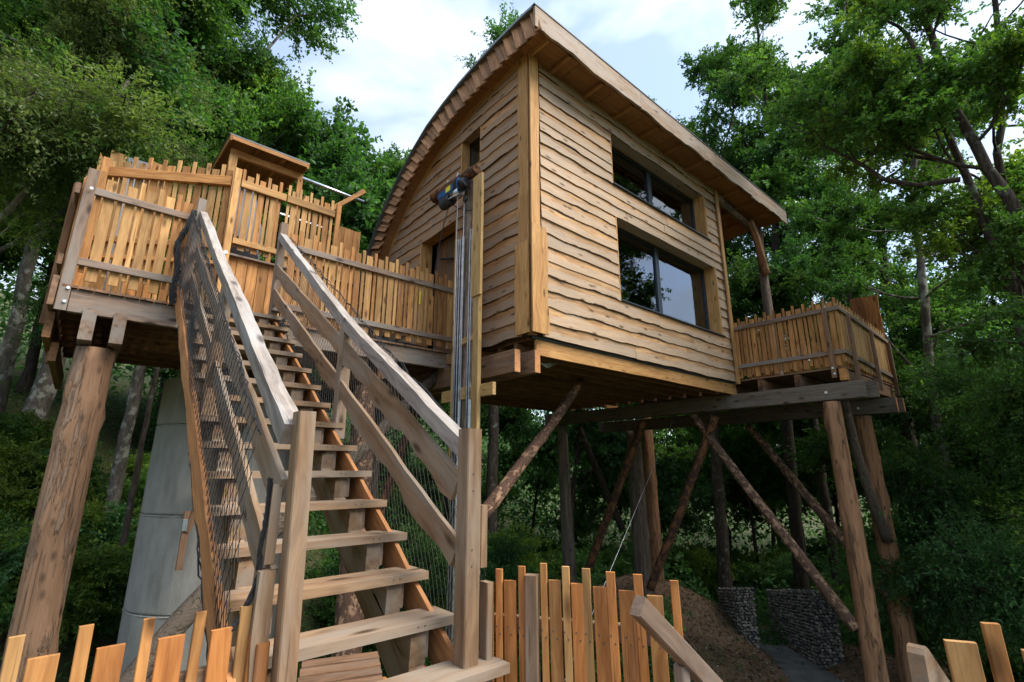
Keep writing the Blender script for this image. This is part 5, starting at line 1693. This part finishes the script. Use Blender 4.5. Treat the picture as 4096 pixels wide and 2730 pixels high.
# ---- left of the treehouse
tree('big ivy-green tree with a leaning grey trunk at the far left', [base(-2.9, 13.2), (-2.45, 13.7, 4.2), (-2.29, 13.81, 6.34), (-2.09, 13.84, 7.25), (-2.02, 13.85, 8.6), (-1.99, 13.86, 10.1), (-1.6, 14.0, 12.5)],
     .20, .09, 1, 'fine', 'leaf_olive', 'leaf_green', 'bark_light', 15, .42, (2.2, 3.6), (.75, 1.15), 6, (-.2, .7), top=True, dens=.75)
tree('tall tree with a pale straight trunk just left of the deck', [base(-1.75, 17.7), (-1.86, 17.9, 4.95), (-1.9, 17.9, 5.8), (-1.79, 17.9, 7.0), (-1.57, 17.9, 8.25), (-1.39, 17.95, 9.6), (-1.1, 18, 12), (-.9, 18, 15)],
     .20, .08, 2, 'oak', 'leaf_dark', 'leaf_green', 'bark_light', 12, .45, (2.5, 4.2), (.9, 1.3), 5, dens=.65)
tree('bare pale limb curving up to the right in front of the left trees', [base(-2.4, 12.7), (-2.1, 12.85, 3.9), (-1.82, 12.87, 4.88), (-1.62, 12.9, 5.55), (-1.14, 12.95, 6.73), (-.88, 12.97, 7.4), (-.73, 12.98, 7.9), (-.57, 12.99, 8.7)],
     .10, .045, 3, 'fine', 'leaf_olive', 'leaf_yellow', 'bark_bare', 5, .6, (.8, 1.5), (.45, .7), 2, top=False)
tree('large spreading oak rising behind the lookout roof', [base(-1.2, 19.8), (-.75, 19.9, 8.0), (-.65, 19.99, 10.5), (-.48, 19.99, 11.7), (.1, 20, 13.4), (.81, 19.98, 15.2), (.81, 19.98, 17.8)],
     .30, .12, 4, 'oak', 'leaf_green', 'leaf_dark', 'bark_light', 16, .42, (4.0, 6.2), (1.0, 1.4), 6, (.0, .7), dens=.8, extra=(([(-.48, 19.99, 11.7), (.6, 19.6, 12.0), (2.2, 19.2, 11.9), (3.6, 19.0, 12.3)], .10), ([(.3, 20, 13.8), (1.8, 19.7, 15.0), (3.2, 19.3, 17), (4.0, 19, 19)], .10), ([(.6, 20, 15.0), (.9, 19.7, 17.5)], .07)))
tree('oak filling the gap between the lookout and the curved roof', [base(3.2, 21.5), (3.5, 21.3, 6), (3.9, 21.2, 11), (4.4, 21.2, 14)], .28, .1, 5, 'oak', 'leaf_green', 'leaf_yellow', 'bark', 13, .35, (3.0, 4.6), (1.0, 1.4), 5, (.0, .6), dens=.7)
tree('slim mottled trunk seen left of the concrete column', [base(.75, 14.9), (.80, 14.98, -2.1), (.77, 14.98, -.72), (.77, 14.98, .76), (.78, 14.98, 1.8), (.82, 14.98, 2.7), (.7, 15.1, 6.5)], .15, .10, 6, 'fine', 'leaf_dark', 'leaf_green', 'bark_light', 7, .5, (1.5, 2.6), (.7, 1.0), 3, (-.2, .5))
tree('small yellow-green tree leaning in behind the tall deck boards', [base(1.0, 12.9), (.95, 12.9, 2.0), (.9, 12.8, 4.6), (.8, 12.7, 5.6)], .07, .03, 7, 'fine', 'leaf_olive', 'leaf_yellow', 'bark', 8, .6, (.8, 1.7), (.5, .8), 3, (0, .8))
tree('tree behind the curved roof edge with sprigs against the sky', [base(9.2, 19.5), (9.4, 19.4, 4), (9.7, 19.2, 8), (10.0, 19.0, 11.5)], .28, .10, 8, 'oak', 'leaf_dark', 'leaf_green', 'bark', 13, .4, (2.4, 4.0), (.9, 1.3), 5, (.1, .9))
tree('tall tree whose topmost twigs peek over the roof ridge', [base(13.9, 17.6), (14.0, 17.3, 8), (14.1, 17, 16), (14.2, 16.8, 21.3)], .30, .09, 9, 'oak', 'leaf_dark', None, 'bark', 11, .5, (2.0, 3.4), (.7, 1.1), 4, (.3, 1.0), dens=.8)

# ---- right of the treehouse
tree('leaning dark oak trunk with mossy bark, nearest at the right edge', [base(12.0, -1.6), (12.1, -.7, 1.0), (12.02, -.1, 3.4), (12.0, .03, 4.15), (12.0, .25, 5.42), (11.99, .46, 6.55), (11.99, .55, 7.55), (11.99, .54, 8.65), (11.98, .65, 9.8), (11.9, .8, 11)],
     .155, .055, 10, 'spray', 'leaf_green', 'leaf_yellow', 'bark', 15, .42, (2.0, 3.2), (.75, 1.1), 6, (-.1, .8), dens=.9, extra=(([(11.98, .66, 5.38), (11.93, 1.29, 5.53), (11.87, 1.77, 5.88), (11.82, 2.09, 6.38), (11.71, 2.62, 7.06), (11.67, 2.78, 7.58), (11.5, 3.3, 8.1)], .055),))
tree('second oak stem rising beside the leaning one at the right', [base(12.6, .4), (12.5, .4, -.5), (12.49, .39, 2.39), (12.49, .36, 2.97), (12.49, .45, 4.0), (12.49, .54, 5.15), (12.48, .69, 6.3), (12.48, .74, 7.4), (12.4, .9, 9.2)],
     .15, .045, 11, 'spray', 'leaf_yellow', 'leaf_green', 'bark', 9, .55, (1.6, 2.8), (.75, 1.1), 5, (-.1, .7), dens=.9, extra=(([(12.5, .7, 6.0), (12.6, 1.4, 6.6), (12.9, 2.1, 7.2), (13.0, 2.6, 8.2)], .05),))
tree('forked dark oak stem behind, at the right margin', [base(13.2, -.4), (13.1, .1, 1.8), (13, .28, 3.86), (13, .21, 4.7), (13, .11, 6.15), (13, -.3, 7.7), (13, -.5, 10)], .14, .045, 12, 'spray', 'leaf_green', None, 'bark', 8, .5, (1.6, 2.8), (.75, 1.1), 5, (0, .8), dens=.9)
tree('slender grey-barked tree standing behind the balcony screen', [base(16.7, 2.9), (16.8, 2.61, -1.8), (16.81, 2.52, -.78), (16.82, 2.5, .83), (16.83, 2.43, 2.3), (16.85, 2.22, 4.5), (16.87, 2.06, 5.94), (16.88, 2.04, 7.1), (16.91, 1.72, 8.9), (16.8, 1.5, 12)],
     .17, .05, 13, 'spray', 'leaf_green', 'leaf_dark', 'bark_light', 13, .40, (2.0, 3.6), (.75, 1.1), 5, (-.1, .7), dens=.9)
tree('tree with a pale limb rising just beyond the end of the roof', [base(20.7, 7.9), (20.7, 7.4, 6), (20.9, 6.83, 11.6), (21.2, 5.8, 12.6), (21.6, 4.6, 13.6)], .26, .1, 14, 'oak', 'leaf_dark', 'leaf_green', 'bark_dark', 14, .40, (3.0, 4.6), (.9, 1.4), 5, (0, .8), dens=.42, extra=(([(20.9, 6.8, 11.6), (20.6, 7.6, 14), (20.3, 8.1, 17)], .1),))
tree('tall loose-crowned tree against the sky right of the ridge', [base(20.9, 10.9), (20.7, 10.4, 6), (20.4, 9.6, 11), (20.1, 9.2, 15.5)], .28, .1, 15, 'spray', 'leaf_green', 'leaf_dark', 'bark', 17, .38, (4.0, 6.0), (1.1, 1.6), 6, (.0, .9), dens=.85)
tree('tall thin-crowned tree reaching the top of the view beside the roof', [base(22.4, 7.2), (22.2, 7.1, 6), (21.8, 6.9, 12), (21.4, 6.8, 17.5), (21.2, 6.6, 20.5)], .2, .06, 25, 'spray', 'leaf_green', 'leaf_dark', 'bark', 18, .45, (2.6, 4.2), (1.1, 1.6), 6, (0, .9), dens=.85)
tree('airy tree between the roof end and the right-hand oaks', [base(23.5, 4.6), (23.3, 4.2, 5), (23, 3.8, 11), (22.8, 3.4, 19)], .24, .09, 16, 'spray', 'leaf_green', 'leaf_yellow', 'bark', 14, .35, (3.0, 4.6), (1.1, 1.6), 5, (0, .8), dens=.8)
tree('mid-sized bushy tree behind the balcony corner, dark green', [base(19.2, 3.2), (19.2, 3.1, -1), (19.1, 3.0, 3)], .16, .06, 17, 'oak', 'leaf_blue', 'leaf_green', 'bark', 12, .25, (2.0, 3.2), (.8, 1.2), 5, (-.2, .5))
tree('broad blue-green tree low at the right behind the rightmost log', [base(15.2, .9), (15.3, .9, -2.4), (15.2, .8, -.2), (15.0, .5, 1.8)], .14, .05, 18, 'fine', 'leaf_blue', 'leaf_green', 'bark_dark', 13, .2, (1.6, 2.8), (.75, 1.1), 5, (-.2, .5))
tree('yellowing leafy tree low in the right margin', [base(13.6, -1.2), (13.6, -1.0, -1.5), (13.5, -.8, 1.4)], .12, .05, 19, 'fine', 'leaf_green', 'leaf_yellow', 'bark_dark', 10, .25, (1.4, 2.4), (.7, 1.0), 4, (-.2, .5))

# ---- forest trees further back, one kind after another
r = random.Random(77)
BACK = 'forest trees standing in the shade beyond the treehouse'
spots = [(17.5, 16.2), (21.5, 14.5), (24.4, 11.2), (26.6, 8.0), (28.0, 5.4), (28.5, 2.6), (27.6, .2), (19, 20.5), (25.5, 17), (30, 9.5), (31.5, .5), (29.5, -3), (24.5, -1.6),
         (33, 14), (34.5, 11), (35.5, 8), (35, 5.5), (32.5, 17), (31, 12.5), (35.5, 2.5), (28.5, 14.5), (29, 18.5), (24, 22), (12, 24), (15.5, 23)]
for i, (x, y) in enumerate(spots):
    h = r.uniform(8, 13)
    g0 = ground_z(x, y)
    tree('dark slender forest tree standing in the shade under and beyond the treehouse', [(x, y, g0 - .15), (x + r.uniform(-.3, .3), y + r.uniform(-.3, .3), g0 + h * .3), (x + r.uniform(-.6, .6), y + r.uniform(-.6, .6), g0 + h * .65), (x + r.uniform(-.8, .8), y + r.uniform(-.8, .8), g0 + h)],
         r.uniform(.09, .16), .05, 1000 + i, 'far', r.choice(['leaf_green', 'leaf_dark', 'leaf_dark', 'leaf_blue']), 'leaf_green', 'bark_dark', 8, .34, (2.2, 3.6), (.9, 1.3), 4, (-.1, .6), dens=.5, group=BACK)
HILL = 'trees crowding the wooded hillside on the left'
for i, (x, y) in enumerate([(-5.5, 21), (-1.8, 24), (2.4, 26.5), (7, 25.5), (-8.5, 25), (5.6, 18.6)]):
    h = r.uniform(10, 15)
    g0 = ground_z(x, y)
    tree('leafy tree crowding the wooded hillside left of the house', [(x, y, g0 - .15), (x + r.uniform(-.3, .3), y, g0 + h * .35), (x + r.uniform(-.6, .6), y + r.uniform(-.6, .6), g0 + h * .7), (x, y, g0 + h)],
         r.uniform(.13, .18), .05, 2000 + i, 'far', r.choice(['leaf_green', 'leaf_dark']), 'leaf_green', 'bark_dark', 12, .25, (2.8, 4.4), (1.1, 1.6), 5, (-.1, .6), dens=.6, group=HILL)
# ---- trees on the near side, behind the photographer: the windows mirror them
for i, (x, y, h) in enumerate([(12.5, -9.0, 15), (19.5, -10.0, 16), (28.5, -9.0, 15), (8.0, -12.0, 14)]):
    g0 = ground_z(x, y)
    tree('oak on the near side of the clearing, mirrored in the big windows', [(x, y, g0 - .15), (x + .2, y, g0 + h * .35), (x - .3, y + .3, g0 + h * .7), (x, y, g0 + h)],
         .22, .07, 3000 + i, 'oak', 'leaf_green', 'leaf_dark', 'bark', 11, .4, (2.4, 4.0), (.8, 1.1), 4, (0, .8), dens=.6, group='oaks on the near side of the clearing')

# ---- shrubs
def shrub(label, x, y, R_, n_, kind, mats_, seed, group, cs=(.5, .85), hgt=1.0, cat='shrub', z=None):
    r = random.Random(seed)
    g0 = ground_z(x, y) if z is None else z
    root = thing('shrub', label, cat, (x, y, g0), group)
    V, F = [], []
    for j in range(n_):
        a = r.uniform(0, 6.28)
        q = R_ * math.sqrt(r.random())
        h = hgt * r.uniform(.25, 1.0) * (1.1 - .5 * q / R_)
        p = Vector((x + q * math.cos(a), y + q * math.sin(a), g0 + h))
        if j % 2 == 0:
            v_, f_ = tube_arrays([(x - root.location.x, y - root.location.y, -.1), tuple((Vector((x, y, g0)).lerp(p, .5) + Vector((0, 0, .15))) - root.location), tuple(p - root.location)], [.022, .016, .008], 4, cap=False)
            k = len(V)
            V += v_
            F += [[a_ + k for a_ in ff] for ff in f_]
        leafcluster(root, p, r.uniform(*cs), kind, r.choice(mats_), r)
    link('stems', mesh('stems', V, F, M['twig']), root, loc=root.location)
    return root
r = random.Random(99)
GL = 'bright green shrubs on the hillside at the left'
k = 0
for i in range(46):
    # band between the left margin and the column, on the slope
    t = r.random()
    x = -4.8 + 7.4 * r.random()
    y = 9.6 + 8.5 * t
    if abs(x - 1.97) < 1.7 and abs(y - 9.8) < 1.9: continue
    if y < 11 and x > -.9 and x < 1.0 and i % 2: continue
    k += 1
    shrub('bright green shrub on the slope at the left behind the deck log', x, y, 1.1, 6, 'bush', ['leaf_green', 'leaf_yellow', 'leaf_yellow', 'leaf_blue'], 5000 + i, GL, (.45, .8), 1.5)
GU = 'understorey shrubs in the dim wood behind the treehouse posts'
for i in range(110):
    a = r.uniform(-.05, 1.25)
    d = r.uniform(12.5, 30)
    x, y = d * math.cos(a), d * math.sin(a)
    s_ = -(x - 15.5) * .64 + (y - 6.2) * .77
    al = (x - 15.5) * .77 + (y - 6.2) * .64
    if abs(s_) < 2.4 and al < 7: continue
    if 11.5 < x < 18.5 and 6.0 < y < 12.0: continue
    shrub('shaded green shrub in the wood behind the log posts', x, y, 1.3, 6, 'bush', ['leaf_green', 'leaf_green', 'leaf_blue', 'leaf_yellow'], 6000 + i, GU, (.6, 1.05), r.choice([1.2, 2.2, 3.0]))
GN = 'shrubs close under the stairs'
for i, (x, y) in enumerate([(2.9, 9.6), (3.9, 8.6), (4.6, 9.8), (3.5, 10.6), (5.4, 11.2), (5.8, 9.0), (1.0, 8.2), (2.2, 7.9), (0.1, 8.8), (3.0, 8.0), (4.7, 7.9), (6.6, 10.4), (7.4, 12), (8.6, 12.8), (6.2, 13.5), (9.6, 13.6), (8.0, 9.9), (-1.0, 9.0), (-1.9, 8.6), (-1.5, 7.6)]):
    shrub('leafy green bush low down behind the stair treads and braces', x, y, 1.0, 6, 'bush', ['leaf_green', 'leaf_yellow', 'leaf_green'], 7000 + i, GN, (.45, .75), 1.3)

# ---- ground cover, fallen leaves, pebbles
r_np = np.random.RandomState(3)
def scatter_leaves(name, label, n_, fn, size, mat, seed, tilt=.5, tall=0.0):
    rr = np.random.RandomState(seed)
    V, F, T = [], [], []
    k = 0
    while k < n_:
        x, y = fn(rr)
        z = ground_z(x, y) + rr.uniform(.01, .03 + tall)
        s = size * rr.uniform(.6, 1.4)
        a = rr.uniform(0, 6.28)
        c_, s__ = math.cos(a), math.sin(a)
        t1, t2 = rr.uniform(-tilt, tilt), rr.uniform(-tilt, tilt)
        i0 = len(V)
        for (u, v) in ((-1, 0), (0, .55), (1, 0), (0, -.55)):
            V.append((x + s * (u * c_ - v * s__), y + s * (u * s__ + v * c_), z + s * (u * t1 + v * t2)))
        F += [(i0, i0 + 1, i0 + 2), (i0, i0 + 2, i0 + 3)]
        T += [rr.random()] * 4
        k += 1
    me = mesh(name, V, F, M[mat])
    A = me.attributes.new('tone', 'FLOAT', 'POINT')
    A.data.foreach_set('value', T)
    return tag(link(name, me), label, kind='stuff')
M['leaf_brown'] = leaf_mat('fallen_leaf', (.05, .028, .014), (.13, .07, .032), (.26, .16, .08))
def on_bank(rr):
    return rr.uniform(9, 19), rr.uniform(4, 13)
scatter_leaves('fallen_leaves', 'brown fallen leaves littering the bare earth bank', 9000, on_bank, .038, 'leaf_brown', 1, .5)
def in_wood(rr):
    while True:
        a, d = rr.uniform(-.1, 1.9), rr.uniform(8, 30)
        x, y = d * math.cos(a), d * math.sin(a)
        if 12.0 < x < 17.5 and 3.5 < y < 11.5 and rr.rand() > .03: continue
        return x, y
scatter_leaves('ground_cover', 'low green ground cover spreading over the forest floor', 90000, in_wood, .045, 'leaf_dark', 2, .8, .3)
rr = np.random.RandomState(8)
V, F, T = [], [], []
for i in range(1500):
    x, y = rr.uniform(10, 18), rr.uniform(3.5, 12.5)
    s = rr.uniform(.012, .035)
    z = ground_z(x, y) + s * .3
    i0 = len(V)
    for p in ((1, 0, 0), (0, 1, 0), (-1, 0, 0), (0, -1, 0), (0, 0, .7), (0, 0, -.5)):
        V.append((x + s * p[0] * rr.uniform(.8, 1.3), y + s * p[1] * rr.uniform(.8, 1.3), z + s * p[2]))
    F += [(i0 + a, i0 + b_, i0 + 4) for a, b_ in ((0, 1), (1, 2), (2, 3), (3, 0))] + [(i0 + b_, i0 + a, i0 + 5) for a, b_ in ((0, 1), (1, 2), (2, 3), (3, 0))]
    T += [rr.rand()] * 6
me = mesh('pebbles', V, F, M['cobble'], True)
A = me.attributes.new('tone', 'FLOAT', 'POINT')
A.data.foreach_set('value', T)
tag(link('pebbles', me), 'pale pebbles scattered over the brown bank', kind='stuff')

# ---- far wood closing the view and herbs on the far slope, masses of foliage
def leaf_mass(name, label, n_, pos, smin, smax, mat, seed):
    q = np.random.RandomState(seed)
    P = pos(q, n_)
    ax = q.normal(size=(n_, 3)); ax /= np.linalg.norm(ax, axis=1)[:, None]
    u2 = q.normal(size=(n_, 3)) * .6 + np.array([0, 0, 1.0])
    sd_v = np.cross(ax, u2); sd_v /= np.linalg.norm(sd_v, axis=1)[:, None]
    s_ = q.uniform(smin, smax, size=(n_, 1))
    V = np.stack([P - ax * s_, P + sd_v * s_ * .55, P + ax * s_, P - sd_v * s_ * .55], 1).reshape(-1, 3)
    me = bpy.data.meshes.new(name)
    me.from_pydata(V.tolist(), [], np.arange(n_ * 4).reshape(-1, 4).tolist())
    me.materials.append(M[mat])
    A = me.attributes.new('tone', 'FLOAT', 'POINT')
    A.data.foreach_set('value', np.repeat(q.beta(2, 2.4, size=n_), 4).tolist())
    me.update()
    return tag(link(name, me), label, kind='stuff')
def far_pos(q, n_):
    a = q.uniform(-.4, 2.1, n_)
    d = q.uniform(31, 52, n_)
    lump = .5 + .5 * np.sin(a * 23 + d * .3) * np.sin(a * 9.1 + 1)
    hh = 8.5 + 5 * lump + 3 * np.sin(a * 5)
    x, y = d * np.cos(a), d * np.sin(a)
    z = np.array([ground_z(x[i], y[i]) for i in range(n_)]) + hh * q.uniform(0, 1, n_) ** .85
    return np.stack([x, y, z], 1)
leaf_mass('far_woods', 'dense wood closing the view behind the nearer trees', 150000, far_pos, .10, .22, 'leaf_dark', 12)
def herb_pos(q, n_):
    a = q.uniform(-.2, 1.5, n_)
    d = q.uniform(19, 33, n_)
    x, y = d * np.cos(a), d * np.sin(a)
    lump = np.clip(np.sin(x * 1.1 + 2) * np.sin(y * 1.3) + .35, .05, 1.3)
    z = np.array([ground_z(x[i], y[i]) for i in range(n_)]) + lump * 1.5 * q.uniform(0, 1, n_)
    return np.stack([x, y, z], 1)
leaf_mass('undergrowth', 'knee-high green undergrowth on the far forest floor', 90000, herb_pos, .05, .11, 'leaf_dark', 13)
print('clusters', nclu[0], 'objects', len(bpy.data.objects))
